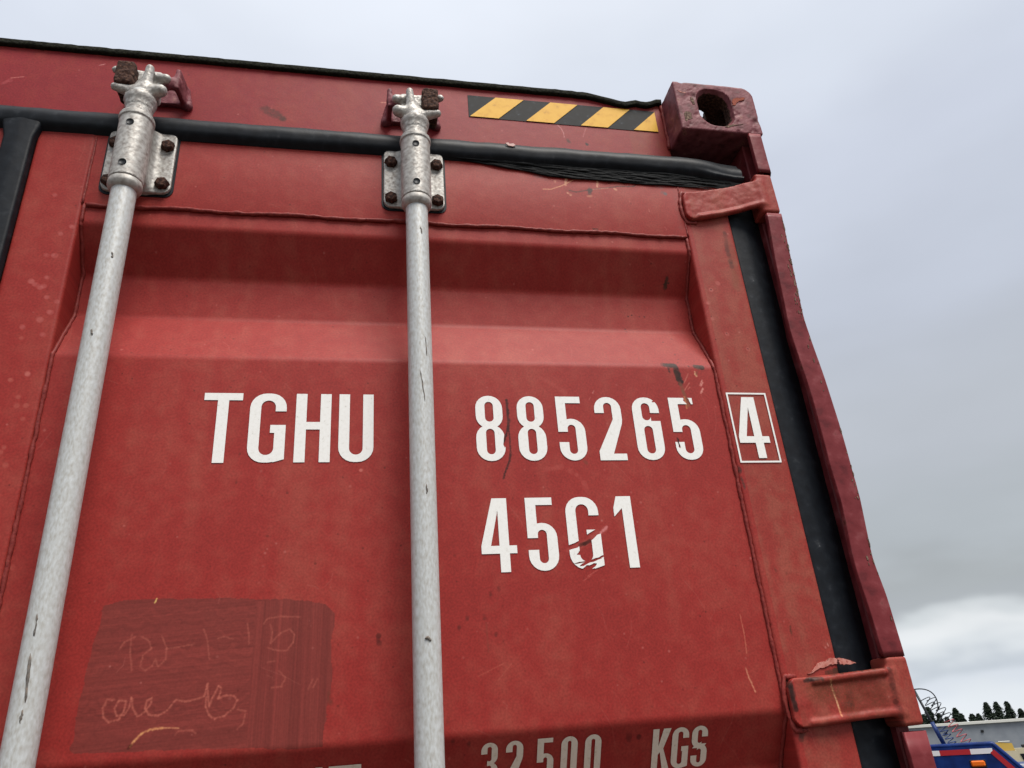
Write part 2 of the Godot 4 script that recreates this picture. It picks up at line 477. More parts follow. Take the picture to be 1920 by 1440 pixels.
# traced touch-up patch and scratches: [width in mm, red, green, blue, strength, [x, y, x, y ...]] in door coordinates
const PATCH := [0.1991,-0.9231,0.2136,-0.9179,0.2466,-0.9171,0.3187,-0.9187,0.3842,-0.9228,0.4289,-0.9262,0.4516,-0.9328,0.4609,-0.9422,0.4625,-0.9579,0.4586,-0.9775,0.461,-1.0223,0.4554,-1.0507,0.4525,-1.0902,0.4152,-1.0904,0.3721,-1.0863,0.2943,-1.0815,0.2173,-1.0795,0.1889,-1.0774,0.1844,-1.0725,0.1888,-1.0654,0.187,-1.0427,0.1904,-1.0159,0.19,-0.9881,0.1928,-0.968,0.1973,-0.9453,0.1968,-0.9283]
const MARKS := [
	[2, 178, 98, 84, 0.3, [0.2333,-0.9576,0.2342,-0.9763,0.2386,-0.997]],
	[2, 178, 98, 84, 0.3, [0.2223,-0.9726,0.2263,-0.9656,0.2377,-0.9599]],
	[2, 178, 98, 84, 0.3, [0.2438,-0.9602,0.2526,-0.9648,0.2567,-0.9734,0.2486,-0.9812,0.2471,-0.9934,0.2527,-0.9978,0.2601,-0.9931,0.2623,-0.9861,0.2663,-0.9945,0.2735,-0.9867,0.2731,-0.9742,0.2663,-0.9603]],
	[2, 178, 98, 84, 0.3, [0.2722,-0.9752,0.2864,-0.9739,0.3027,-0.9716]],
	[2, 178, 98, 84, 0.3, [0.3115,-0.9551,0.3167,-0.966,0.3214,-0.9893]],
	[2, 178, 98, 84, 0.3, [0.3283,-0.9666,0.3356,-0.9648,0.3453,-0.9678]],
	[2, 178, 98, 84, 0.3, [0.3607,-0.9509,0.363,-0.9619,0.3644,-0.9748]],
	[2, 178, 98, 84, 0.3, [0.3795,-0.9518,0.3835,-0.9465,0.3987,-0.9446,0.422,-0.9461]],
	[2, 178, 98, 84, 0.3, [0.3872,-0.9533,0.39,-0.9632,0.3886,-0.975,0.3998,-0.9637,0.4105,-0.9598,0.4157,-0.9666,0.4146,-0.9752,0.4075,-0.9845,0.3966,-0.9835,0.3857,-0.9802]],
	[2, 178, 98, 84, 0.3, [0.3867,-0.9961,0.3952,-0.9955]],
	[2, 178, 98, 84, 0.3, [0.4001,-1.0062,0.408,-1.015,0.4032,-1.024,0.3927,-1.0244]],
	[2, 178, 98, 84, 0.3, [0.4343,-1.029,0.4392,-1.0179]],
	[2, 178, 98, 84, 0.3, [0.4396,-1.0273,0.4446,-1.0182]],
	[2, 178, 98, 84, 0.3, [0.3568,-1.0453,0.3662,-1.0479,0.3641,-1.0605,0.3584,-1.066]],
	[2, 178, 98, 84, 0.3, [0.2927,-1.0672,0.2962,-1.0636,0.3101,-1.0636,0.3145,-1.0677]],
	[2.2, 188, 106, 90, 0.42, [0.224,-1.0268,0.2171,-1.0264,0.2136,-1.0349,0.216,-1.0447,0.2225,-1.0499,0.2318,-1.0477,0.2363,-1.0383,0.2369,-1.0286,0.2291,-1.0281,0.2262,-1.0357,0.2293,-1.0436,0.237,-1.0432,0.241,-1.0367,0.2423,-1.0251,0.2449,-1.037,0.251,-1.0461,0.2582,-1.0417,0.2639,-1.0323,0.2633,-1.0274,0.2587,-1.03,0.2577,-1.0378,0.2626,-1.0449,0.2726,-1.0465,0.2818,-1.0413,0.287,-1.0338,0.2896,-1.031,0.301,-1.0337,0.3128,-1.0315,0.3197,-1.029,0.321,-1.022,0.3215,-1.016,0.3239,-1.0302,0.3258,-1.0403,0.329,-1.0305,0.334,-1.0188,0.3373,-1.021,0.3368,-1.027,0.3343,-1.0329,0.3432,-1.0294,0.3515,-1.031,0.356,-1.0353,0.3526,-1.044,0.343,-1.0513,0.3331,-1.0535,0.3268,-1.0502,0.3222,-1.04,0.3218,-1.0301]],
	[2.4, 214, 150, 100, 0.8, [0.2476,-1.0762,0.2503,-1.0708,0.2571,-1.0637,0.2664,-1.06,0.28,-1.0592]],
	[1.2, 205, 140, 100, 0.7, [0.28,-1.0592,0.2959,-1.0607]],
	[4, 70, 30, 20, 0.8, [0.2464,-1.0774,0.2486,-1.0749]],
	[1.6, 220, 190, 110, 0.9, [0.2558,-0.9174,0.254,-0.9226]],
	[3.6, 48, 22, 20, 0.9, [0.6976,-0.6531,0.6978,-0.6707,0.698,-0.6892,0.6957,-0.7007]],
	[2.6, 48, 22, 20, 0.9, [0.6957,-0.7007,0.6925,-0.7098,0.6886,-0.7188]],
	[1.6, 48, 22, 20, 0.85, [0.6976,-0.6984,0.6981,-0.7143,0.6977,-0.7322]],
	[3, 48, 22, 20, 0.85, [0.6977,-0.7344,0.6953,-0.7476,0.6905,-0.7585]],
	[2.4, 48, 22, 20, 0.9, [0.6905,-0.7585,0.6872,-0.766,0.6848,-0.7735]],
	[14, 165, 85, 78, 0.22, [0.698,-0.6471,0.698,-0.6892,0.6981,-0.7322,0.6915,-0.7585,0.6851,-0.7757]],
	[1.4, 200, 140, 130, 0.5, [0.8297,-0.6408,0.8324,-0.637]],
	[1, 205, 130, 120, 0.5, [0.8224,-0.653,0.8253,-0.6481]],
	[5, 120, 60, 48, 0.6, [0.8042,-0.7484,0.8081,-0.7529]],
	[2.2, 48, 22, 20, 0.9, [0.9521,-0.7133,0.9527,-0.7204,0.9526,-0.7262]],
	[1.2, 120, 105, 100, 0.8, [0.9509,-0.6689,0.9509,-0.6786]],
	[1, 200, 110, 100, 0.5, [0.789,-0.9109,0.8045,-0.9027]],
	[1, 200, 110, 100, 0.4, [0.7822,-0.9165,0.7954,-0.9092]],
	[9, 160, 70, 64, 0.95, [0.7674,-0.8751,0.7923,-0.8663,0.8107,-0.8536,0.8257,-0.8446]],
	[4, 205, 130, 130, 0.8, [0.8151,-0.8526,0.8257,-0.8442]],
	[5, 60, 25, 18, 0.8, [0.7836,-0.8691,0.7901,-0.8669,0.799,-0.8631]],
	[9, 36, 20, 16, 0.95, [0.9507,-0.5904,0.9584,-0.5907,0.9687,-0.5905]],
	[8, 40, 22, 17, 0.95, [0.9582,-0.5918,0.9703,-0.5915,0.9712,-0.5959]],
	[8, 44, 24, 18, 0.95, [0.9675,-0.5923,0.9692,-0.6022,0.9711,-0.6157,0.9731,-0.6237]],
	[4, 40, 22, 20, 0.8, [0.9723,-0.5949,0.9745,-0.6066,0.976,-0.6218]],
	[6, 118, 72, 52, 0.85, [0.9726,-0.6219,0.9752,-0.636,0.9777,-0.65,0.9792,-0.6604]],
	[9, 140, 78, 56, 0.6, [0.9771,-0.6535,0.9789,-0.6621]],
	[2.4, 190, 120, 80, 0.7, [0.9753,-0.6448,0.9758,-0.6648]],
	[26, 150, 82, 66, 0.35, [0.9592,-0.6006,0.9615,-0.6221,0.9694,-0.6396]],
	[3, 50, 30, 30, 0.7, [0.9578,-0.5961,0.9586,-0.6042]],
	[9, 50, 32, 25, 0.95, [1.004,-0.592,1.0091,-0.5928,1.0138,-0.5937]],
	[6, 90, 70, 58, 0.9, [1.006,-0.5952,1.0081,-0.5979]],
	[3, 210, 170, 130, 0.8, [1.0013,-0.6016,1.0005,-0.6062,1.0023,-0.6102]],
	[3, 120, 70, 50, 0.8, [1.0047,-0.6025,1.0019,-0.608]],
	[2, 60, 25, 22, 0.9, [0.9919,-0.5918,0.9933,-0.5936]],
	[1.4, 190, 115, 100, 0.6, [0.9795,-0.6218,0.9893,-0.6055]],
	[1.4, 190, 115, 100, 0.6, [0.978,-0.6342,0.9881,-0.6216]],
	[1.4, 190, 115, 100, 0.6, [0.9833,-0.6333,0.9876,-0.6288]],
	[2.2, 205, 140, 130, 0.6, [1.0049,-0.6259,1.0102,-0.6164]],
	[2.2, 205, 140, 130, 0.6, [1.0065,-0.6267,1.0107,-0.6204]],
	[2.2, 205, 140, 130, 0.6, [1.0038,-0.6383,1.0088,-0.6303]],
	[2.2, 205, 140, 130, 0.6, [1.0053,-0.6374,1.0089,-0.632]],
	[20, 150, 82, 66, 0.3, [0.983,-0.5929,0.9879,-0.6037]],
	[1.6, 205, 150, 110, 0.8, [0.788,-0.2611,0.8023,-0.2604,0.8218,-0.2512,0.8352,-0.2425,0.8464,-0.2351,0.8569,-0.235]],
	[2.2, 80, 35, 28, 0.8, [0.8333,-0.2599,0.8453,-0.2632,0.8647,-0.2579,0.8885,-0.2521,0.9102,-0.2478,0.9235,-0.2442,0.9516,-0.2426,0.9639,-0.233,0.9687,-0.23]],
	[1.4, 210, 150, 120, 0.7, [0.9687,-0.23,0.9712,-0.2167]],
	[1.8, 80, 35, 28, 0.8, [0.9071,-0.2391,0.9211,-0.2306,0.9411,-0.2258,0.9624,-0.214]],
	[1.2, 215, 160, 130, 0.6, [0.8755,-0.255,0.9057,-0.2495]],
	[9, 52, 36, 32, 0.95, [0.8715,-0.2535,0.8705,-0.265]],
	[5, 190, 130, 100, 0.8, [0.8663,-0.2704,0.8716,-0.2695]],
	[4, 208, 160, 125, 0.75, [0.8333,-0.2208,0.8283,-0.2482]],
	[4, 208, 160, 125, 0.75, [0.8353,-0.2219,0.8315,-0.2377]],
	[4, 208, 160, 125, 0.75, [0.888,-0.2308,0.8858,-0.2485]],
	[4, 208, 160, 125, 0.75, [0.8765,-0.2209,0.8768,-0.2274]],
	[4, 208, 160, 125, 0.75, [0.8103,-0.242,0.8113,-0.2445]],
	[4, 208, 160, 125, 0.75, [0.9163,-0.2499,0.9182,-0.2515]],
	[4, 208, 160, 125, 0.75, [0.8306,-0.2657,0.8361,-0.2715]],
	[4, 208, 160, 125, 0.75, [0.8082,-0.2217,0.8096,-0.2241]],
	[4, 208, 160, 125, 0.75, [0.8002,-0.2288,0.8012,-0.23]],
	[16, 112, 100, 104, 0.8, [0.9828,-0.2301,0.9997,-0.2274,1.0115,-0.2356]],
	[10, 108, 98, 100, 0.75, [0.9981,-0.2367,1.0041,-0.2402]],
	[9, 92, 84, 88, 0.85, [1.0033,-0.2514,1.0106,-0.2534]],
	[12, 120, 100, 104, 0.7, [0.7782,-0.2333,0.7863,-0.2351,0.7931,-0.2389]],
	[8, 150, 70, 50, 0.9, [0.7909,-0.2181,0.7893,-0.2246]],
	[14, 150, 85, 70, 0.35, [0.9929,-0.2553,0.9947,-0.2578]],
	[12, 132, 78, 70, 0.35, [1.028,-0.229,1.0268,-0.2861,1.0271,-0.3262]],
	[12, 132, 78, 70, 0.35, [1.0393,-0.2281,1.0341,-0.3058]],
	[30, 180, 95, 90, 0.25, [0.8472,-0.3188,0.8764,-0.3143]],
	[1.2, 200, 130, 120, 0.5, [0.9733,-0.29,0.9738,-0.2962]],
	[1.2, 200, 120, 110, 0.4, [0.9962,-0.3258,0.9992,-0.333]],
	[4, 70, 40, 30, 0.8, [0.8672,-0.3392,0.8742,-0.34]],
	[7, 70, 38, 30, 0.75, [0.8566,-0.1106,0.8592,-0.1157]],
	[5, 25, 12, 14, 0.95, [0.8922,-0.1156,0.8928,-0.1177]],
	[1.6, 205, 150, 150, 0.55, [0.8391,-0.0744,0.8468,-0.0832,0.8508,-0.095,0.8508,-0.1058]],
	[1.2, 200, 140, 140, 0.5, [0.9017,-0.0635,0.8941,-0.0823,0.8871,-0.1007]],
	[14, 140, 82, 58, 0.4, [1.0046,-0.0762,1.0008,-0.1151]],
	[14, 120, 62, 46, 0.4, [1.0361,-0.0757,1.0341,-0.1146]],
	[1.6, 205, 130, 120, 0.6, [-0.0741,-0.0733,-0.0555,-0.0679]],
	[6, 190, 100, 100, 0.35, [-0.0832,-0.0863,-0.0751,-0.0779]],
	[20, 110, 45, 50, 0.4, [-0.0831,-0.0966,-0.0726,-0.1011]],
	[2, 210, 150, 145, 0.6, [0.0513,-0.028,0.06,-0.0237]],
	[4, 60, 25, 25, 0.6, [-0.0408,-0.0063,-0.0355,-0.0024]],
	[14, 70, 38, 30, 1, [0.3178,-0.0955,0.3252,-0.102,0.3388,-0.1103,0.3521,-0.1137,0.3355,-0.0984,0.3228,-0.0925]],
	[10, 76, 40, 34, 1, [0.3426,-0.1001,0.3521,-0.1137]],
	[2, 205, 140, 120, 0.6, [0.5173,-0.0574,0.5381,-0.0562]],
	[22, 142, 84, 70, 0.3, [0.1585,-0.1303,0.1832,-0.1299]],
	[16, 150, 86, 72, 0.3, [0.3498,-0.0238,0.3559,-0.0862]],
	[7, 190, 110, 106, 0.45, [0.0467,-0.3323,0.0484,-0.3337]],
	[7, 190, 110, 106, 0.45, [0.0779,-0.3868,0.0795,-0.3881]],
	[7, 190, 110, 106, 0.45, [0.0651,-0.3995,0.0667,-0.4008]],
	[7, 190, 110, 106, 0.45, [0.0608,-0.4746,0.0624,-0.4759]],
	[7, 190, 110, 106, 0.45, [0.0593,-0.49,0.0609,-0.4913]],
	[7, 190, 110, 106, 0.45, [0.0421,-0.4821,0.0436,-0.4833]],
	[7, 190, 110, 106, 0.45, [0.0629,-0.4376,0.0645,-0.4389]],
	[7, 190, 110, 106, 0.45, [0.0536,-0.4382,0.0552,-0.4394]],
	[7, 190, 110, 106, 0.45, [0.0738,-0.5301,0.0753,-0.5313]],
	[7, 190, 110, 106, 0.45, [0.0801,-0.5139,0.0817,-0.5151]],
	[7, 190, 110, 106, 0.45, [0.0448,-0.5546,0.0463,-0.5558]],
	[7, 190, 110, 106, 0.45, [0.071,-0.5655,0.0725,-0.5667]],
	[7, 190, 110, 106, 0.45, [0.0639,-0.6238,0.0654,-0.625]],
	[7, 190, 110, 106, 0.45, [0.048,-0.4873,0.0496,-0.4885]],
	[7, 190, 110, 106, 0.45, [0.0665,-0.507,0.068,-0.5082]],
	[7, 190, 110, 106, 0.45, [0.0627,-0.542,0.0643,-0.5432]],
	[7, 190, 110, 106, 0.45, [0.0546,-0.4913,0.0561,-0.4926]],
	[6, 185, 105, 92, 0.4, [0.0474,-0.5716,0.0484,-0.5726]],
	[6, 185, 105, 92, 0.4, [0.0457,-0.6325,0.0467,-0.6334]],
	[6, 185, 105, 92, 0.4, [0.0908,-0.8745,0.0917,-0.8753]],
	[6, 185, 105, 92, 0.4, [0.0637,-0.6241,0.0646,-0.6251]],
	[6, 185, 105, 92, 0.4, [0.0595,-0.6576,0.0605,-0.6586]],
	[6, 185, 105, 92, 0.4, [0.0702,-0.6694,0.0711,-0.6703]],
	[6, 185, 105, 92, 0.4, [0.0592,-0.6695,0.0601,-0.6704]],
	[6, 185, 105, 92, 0.4, [0.0703,-0.6879,0.0712,-0.6889]],
	[6, 185, 105, 92, 0.4, [0.0566,-0.7261,0.0576,-0.727]],
	[6, 185, 105, 92, 0.4, [0.0619,-0.7495,0.0628,-0.7504]],
	[6, 185, 105, 92, 0.4, [0.0537,-0.7326,0.0546,-0.7335]],
	[7, 190, 112, 105, 0.45, [1.0705,-0.4374,1.0714,-0.4383]],
	[7, 190, 112, 105, 0.45, [1.0562,-0.4504,1.0571,-0.4513]],
	[7, 190, 112, 105, 0.45, [1.0475,-0.5066,1.0483,-0.5074]],
	[7, 190, 112, 105, 0.45, [1.0668,-0.5336,1.0677,-0.5345]],
	[7, 190, 112, 105, 0.45, [1.0978,-0.5611,1.0986,-0.5619]],
	[7, 190, 112, 105, 0.45, [1.0458,-0.4762,1.0467,-0.4771]],
	[2, 70, 30, 26, 0.8, [1.1044,-0.3946,1.105,-0.3948]],
	[2, 70, 30, 26, 0.8, [1.0562,-0.4504,1.0568,-0.4507]],
	[2, 70, 30, 26, 0.8, [1.0468,-0.5028,1.0474,-0.503]],
	[2, 70, 30, 26, 0.8, [1.0668,-0.5336,1.0674,-0.5338]],
	[2, 70, 30, 26, 0.8, [1.0978,-0.5611,1.0983,-0.5613]],
	[2, 70, 30, 26, 0.8, [1.0455,-0.5452,1.046,-0.5454]],
	[2, 70, 30, 26, 0.8, [0.9796,-0.5652,0.9801,-0.5654]],
	[2, 70, 30, 26, 0.8, [0.9814,-0.5763,0.9819,-0.5765]],
	[2, 70, 30, 26, 0.8, [0.9771,-0.5848,0.9776,-0.585]],
	[2, 70, 30, 26, 0.8, [0.9664,-0.3933,0.9669,-0.3935]],
	[2, 70, 30, 26, 0.8, [0.9299,-0.4764,0.9305,-0.4766]],
	[2, 70, 30, 26, 0.8, [0.9231,-0.4789,0.9237,-0.4791]],
	[2, 70, 30, 26, 0.8, [0.9432,-0.4792,0.9438,-0.4794]],
	[2, 70, 30, 26, 0.8, [0.9514,-0.4789,0.952,-0.4791]],
	[2, 70, 30, 26, 0.8, [0.9892,-0.5251,0.9897,-0.5253]],
	[2, 70, 30, 26, 0.8, [0.9143,-0.504,0.9149,-0.5042]],
	[2, 70, 30, 26, 0.8, [0.9704,-0.5344,0.971,-0.5346]],
	[6, 70, 46, 36, 0.8, [0.9972,-0.4116,0.9938,-0.4261]],
	[2, 70, 46, 36, 0.7, [0.9908,-0.4215,1.0009,-0.4186]],
	[2, 70, 46, 36, 0.7, [0.9938,-0.4166,0.9964,-0.4259]],
	[14, 132, 88, 62, 0.28, [1.1056,-0.3364,1.1041,-0.3959,1.0998,-0.4462]],
	[14, 132, 88, 62, 0.28, [1.1084,-0.3463,1.106,-0.4054,1.102,-0.4461]],
	[14, 132, 88, 62, 0.28, [1.1112,-0.3561,1.1079,-0.415,1.1042,-0.446]],
	[14, 132, 88, 62, 0.28, [1.114,-0.3659,1.1097,-0.4244,1.1063,-0.4459]],
	[14, 132, 88, 62, 0.28, [1.1168,-0.3756,1.1116,-0.4338,1.1085,-0.4458]],
	[9, 70, 40, 38, 0.4, [1.1067,-0.3312,1.1032,-0.369,1.1047,-0.4031]],
	[6, 60, 38, 34, 0.75, [1.0386,-0.761,1.0392,-0.7679]],
	[3, 80, 50, 44, 0.6, [1.0394,-0.7765,1.0413,-0.7936]],
	[2.6, 90, 50, 38, 0.8, [1.0648,-0.9886,1.0636,-0.9972]],
	[3, 100, 54, 44, 0.6, [1.061,-0.909,1.0615,-0.9152]],
	[2, 205, 140, 110, 0.6, [0.99,-1.0369,0.9919,-1.0493,0.9973,-1.0671]],
	[1.4, 196, 120, 95, 0.5, [0.9969,-0.9695,0.9973,-0.9968,0.9955,-1.0192]],
	[1.4, 215, 160, 150, 0.6, [1.1139,-1.017,1.1134,-1.0127]],
	[3, 115, 60, 48, 0.4, [1.0763,-0.8604,1.0767,-0.8617]],
	[3, 115, 60, 48, 0.4, [1.0761,-0.9172,1.0764,-0.9185]],
	[3, 115, 60, 48, 0.4, [1.0985,-0.9365,1.0989,-0.9377]],
	[3, 115, 60, 48, 0.4, [1.0452,-0.9465,1.0456,-0.9477]],
	[3, 115, 60, 48, 0.4, [1.0632,-0.8274,1.0636,-0.8288]],
	[8, 70, 45, 38, 0.55, [1.049,-1.115,1.0451,-1.1251]],
	[7, 60, 34, 30, 0.7, [1.0402,-1.0549,1.0403,-1.0625,1.0402,-1.0754,1.0402,-1.0903]],
	[5, 40, 24, 22, 0.8, [1.0394,-1.0635,1.0398,-1.0818,1.0406,-1.0914]],
	[26, 112, 62, 44, 0.4, [1.0556,-1.0647,1.077,-1.0703]],
	[2.6, 216, 150, 108, 0.85, [1.097,-1.0589,1.0984,-1.0719,1.1005,-1.0869,1.1016,-1.1027]],
	[1.4, 235, 190, 150, 0.7, [1.0983,-1.0633,1.0991,-1.0762,1.1012,-1.0933]],
	[8, 74, 44, 34, 0.9, [1.1032,-1.0508,1.1155,-1.0487,1.1445,-1.0479,1.1712,-1.0472]],
	[6, 60, 42, 38, 0.8, [1.0653,-1.0576,1.0706,-1.0568,1.0859,-1.0572]],
	[34, 96, 54, 36, 0.9, [1.0758,-1.0704,1.0897,-1.0755]],
	[34, 96, 54, 36, 0.9, [1.1022,-1.0677,1.1111,-1.0811]],
	[34, 96, 54, 36, 0.9, [1.1225,-1.0646,1.1163,-1.0984]],
	[34, 96, 54, 36, 0.9, [1.134,-1.0696,1.1346,-1.089]],
	[34, 96, 54, 36, 0.9, [1.1546,-1.0665,1.1554,-1.085]],
	[12, 66, 44, 36, 0.55, [1.1212,-1.0732,1.12,-1.0902,1.1099,-1.0895]],
	[10, 60, 30, 26, 0.6, [1.1789,-1.052,1.1763,-1.092,1.178,-1.1184]],
	[4, 40, 24, 22, 0.7, [1.0613,-1.0584,1.073,-1.0575]],
	[3, 96, 40, 34, 0.6, [0.3975,-0.7877,0.3978,-0.7889]],
	[3, 96, 40, 34, 0.6, [0.3352,-0.7348,0.3355,-0.7361]],
	[3, 96, 40, 34, 0.6, [0.5228,-0.7553,0.523,-0.7566]],
	[3, 96, 40, 34, 0.6, [0.4684,-0.7689,0.4687,-0.7702]],
	[3, 96, 40, 34, 0.6, [0.3333,-0.7734,0.3336,-0.7746]],
	[3, 96, 40, 34, 0.6, [0.4365,-0.8816,0.4367,-0.8827]],
	[3, 96, 40, 34, 0.6, [0.3772,-0.8452,0.3775,-0.8463]],
	[4, 200, 120, 110, 0.6, [0.4909,-0.7584,0.4911,-0.7596]],
	[4, 90, 38, 34, 0.5, [0.6573,-0.9271,0.6576,-0.9307]],
	[4, 90, 38, 34, 0.5, [0.6682,-0.9203,0.6685,-0.9239]],
	[4, 90, 38, 34, 0.5, [0.6255,-0.9561,0.6258,-0.9596]],
	[4, 90, 38, 34, 0.5, [0.6476,-0.955,0.6479,-0.9585]],
	[4, 90, 38, 34, 0.5, [0.6147,-0.9664,0.615,-0.9699]],
	[4, 90, 38, 34, 0.5, [0.6611,-0.9772,0.6613,-0.9807]],
	[4, 90, 38, 34, 0.5, [0.6212,-1.0989,0.6215,-1.102]],
	[4, 90, 38, 34, 0.5, [0.6024,-1.0956,0.6027,-1.0987]],
	[4, 90, 38, 34, 0.5, [0.597,-1.0723,0.5973,-1.0754]],
	[5, 85, 34, 30, 0.55, [0.5147,-0.972,0.5154,-0.9809]],
	[5, 110, 54, 44, 0.5, [0.4581,-1.0335,0.4595,-1.0449]],
	[7, 80, 30, 28, 0.6, [0.8219,-1.1068,0.8222,-1.1102]],
	[6, 80, 30, 28, 0.6, [0.835,-1.1074,0.8353,-1.1081]],
	[2, 130, 60, 50, 0.4, [0.6494,-0.9633,0.6506,-0.9996]],
	[1.2, 180, 90, 76, 0.45, [0.6357,-1.0267,0.6688,-1.0132]],
	[1.2, 180, 90, 76, 0.4, [0.6596,-1.0332,0.6789,-1.0137]],
	[9, 178, 88, 80, 0.3, [0.7466,-0.7601,0.7574,-0.7591,0.7717,-0.7559]],
	[9, 178, 88, 80, 0.25, [0.7787,-0.7615,0.791,-0.7682,0.8003,-0.7814,0.8028,-0.7966]],
	[8, 178, 88, 80, 0.2, [0.749,-0.615,0.7704,-0.6281,0.7872,-0.6413]],
	[14, 176, 86, 78, 0.2, [0.7843,-0.7505,0.8341,-0.7731,0.8962,-0.8024,0.9787,-0.843]],
]
# ---------------------------------------------------------------- lettering: condensed capitals in units of their height, y down
func rct(x0: float, y0: float, x1: float, y1: float) -> PackedVector2Array:
	return PackedVector2Array([Vector2(x0, y0), Vector2(x1, y0), Vector2(x1, y1), Vector2(x0, y1)])

func rrc(x0: float, y0: float, x1: float, y1: float, r: float) -> PackedVector2Array:
	var out := PackedVector2Array()
	r = minf(r, minf(x1 - x0, y1 - y0) * 0.5)
	for q in [[x1 - r, y0 + r, -PI / 2], [x1 - r, y1 - r, 0.0], [x0 + r, y1 - r, PI / 2], [x0 + r, y0 + r, PI]]:
		for k in 7: out.append(Vector2(q[0], q[1]) + Vector2.from_angle(q[2] + PI / 2 * k / 6) * r)
	return out

func pg(a: Array) -> PackedVector2Array:
	var out := PackedVector2Array()
	for i in range(0, a.size(), 2): out.append(Vector2(a[i], a[i + 1]))
	return out

# [shapes added, shapes cut away from them, shapes added afterwards]
func glyph(ch: String, w: float) -> Array:
	var V := 0.143
	var H := 0.105
	match ch:
		"T": return [[rct(0, 0, w, H), rct(w / 2 - V / 2, H, w / 2 + V / 2, 1)], [], []]
		"H": return [[rct(0, 0, V, 1), rct(w - V, 0, w, 1), rct(V, 0.42, w - V, 0.53)], [], []]
		"U": return [[rrc(0, -0.6, w, 1, 0.21)], [rrc(V, -0.7, w - V, 1 - H, 0.1), rct(-1, -1, 2, 0)], []]
		"G": return [[rrc(0, 0, w, 1, 0.21)], [rrc(V, H, w - V, 1 - H, 0.1), rct(w - V - 0.001, 0.265, w + 1, 0.465), rct(w - V, 0.46, w + 1, 1.2)], [rct(w * 0.58, 0.465, w - V, 0.58), pg([w - V, 0.465, w, 0.465, w, 0.955, w - V, 0.997])]]
		"8": return [[rrc(0.01, 0, w - 0.01, 0.51, 0.19), rrc(0, 0.45, w, 1, 0.2)], [rrc(V, 0.095, w - V, 0.405, 0.09), rrc(V, 0.515, w - V, 0.9, 0.09)], []]
		"5": return [[rct(0, 0, w * 0.92, H), rrc(0, 0.355, w, 1, 0.2)], [rrc(V, 0.45, w - V, 0.9, 0.09), rct(-1, 0.3, V, 0.72)], [rct(0, H, V, 0.56)]]
		"2": return [[rrc(0, 0, w, 0.62, 0.2)], [rrc(V, 0.095, w - V, 0.8, 0.09), rct(-1, 0.26, V + 0.01, 1), rct(-1, 0.36, 2, 1)], [pg([w - V, 0.36, w, 0.36, w - 0.012, 0.43, V + 0.07, 0.9, 0.0, 0.9, 0.0, 0.86]), rct(0, 0.9, w, 1)]]
		"6": return [[rrc(0, 0, w, 1, 0.2)], [rrc(V, 0.095, w - V, 0.375, 0.09), rrc(V, 0.465, w - V, 0.9, 0.09), rct(w - V - 0.001, 0.255, w + 1, 0.385)], []]
		"4": return [[rct(w * 0.51, 0, w * 0.51 + V * 0.92, 0.65), rct(w * 0.51, 0.755, w * 0.51 + V * 0.92, 1), rct(0, 0.65, w, 0.755), pg([w * 0.36, 0, w * 0.51, 0, w * 0.51, 0.17, V * 0.9, 0.65, 0, 0.65])], [], []]
		"1": return [[rct(w - V, 0, w, 1), pg([w - V, 0, w - V, 0.17, 0, 0.29, 0, 0.17, w - V - 0.07, 0])], [], []]
		"3": return [[rrc(0.01, 0, w - 0.01, 0.51, 0.19), rrc(0, 0.45, w, 1, 0.2)], [rrc(V, 0.095, w - V, 0.43, 0.09), rrc(V, 0.53, w - V, 0.9, 0.09), rct(-1, 0.26, V + 0.01, 0.72)], [rct(w * 0.38, 0.43, V + 0.01, 0.53)]]
		"0": return [[rrc(0, 0, w, 1, 0.2)], [rrc(V, H, w - V, 1 - H, 0.09)], []]
		"K": return [[rct(0, 0, V, 1), pg([V, 0.42, w - V * 1.25, 0, w, 0, V + 0.12, 0.48, V, 0.62]), pg([V + 0.045, 0.565, V + 0.12, 0.481, w, 1, w - V * 1.15, 1])], [], []]
		"S": return [[rrc(0, 0, w, 0.54, 0.2), rrc(0, 0.44, w, 1, 0.2)], [rrc(V, 0.1, w - V, 0.42, 0.09), rrc(V, 0.56, w - V, 0.9, 0.09), rct(w - V - 0.001, 0.27, w + 1, 0.44), rct(-1, 0.54, V + 0.001, 0.72)], []]
		"M": return [[rct(0, 0, V, 1), rct(w - V, 0, w, 1), pg([V, 0, w / 2, 0.6, w / 2, 0.9, V, 0.4]), pg([w - V, 0, w - V, 0.4, w / 2, 0.9, w / 2, 0.6])], [], []]
		"A": return [[pg([w / 2 - V / 2, 0, w / 2, 0, w / 2, 0.2, V, 1, 0, 1]), pg([w / 2, 0, w / 2 + V / 2, 0, w, 1, w - V, 1, w / 2, 0.2])], [], []]
		"X": return [[pg([0, 0, V, 0, w, 1, w - V, 1])], [], []]
		"W": return [[pg([0, 0, V, 0, w * 0.3, 0.7, w * 0.5, 0.1, w * 0.7, 0.7, w - V, 0, w, 0, w * 0.78, 1, w * 0.64, 1, w * 0.5, 0.55, w * 0.36, 1, w * 0.22, 1])], [], []]
	return [[rct(0, 0.86, V, 1)], [], []]

func cut_all(list: Array, cutter: PackedVector2Array) -> Array:
	var out: Array = []
	for p in list:
		for q in Geometry2D.clip_polygons(p, cutter):
			if not Geometry2D.is_polygon_clockwise(q): out.append(q)
	return out

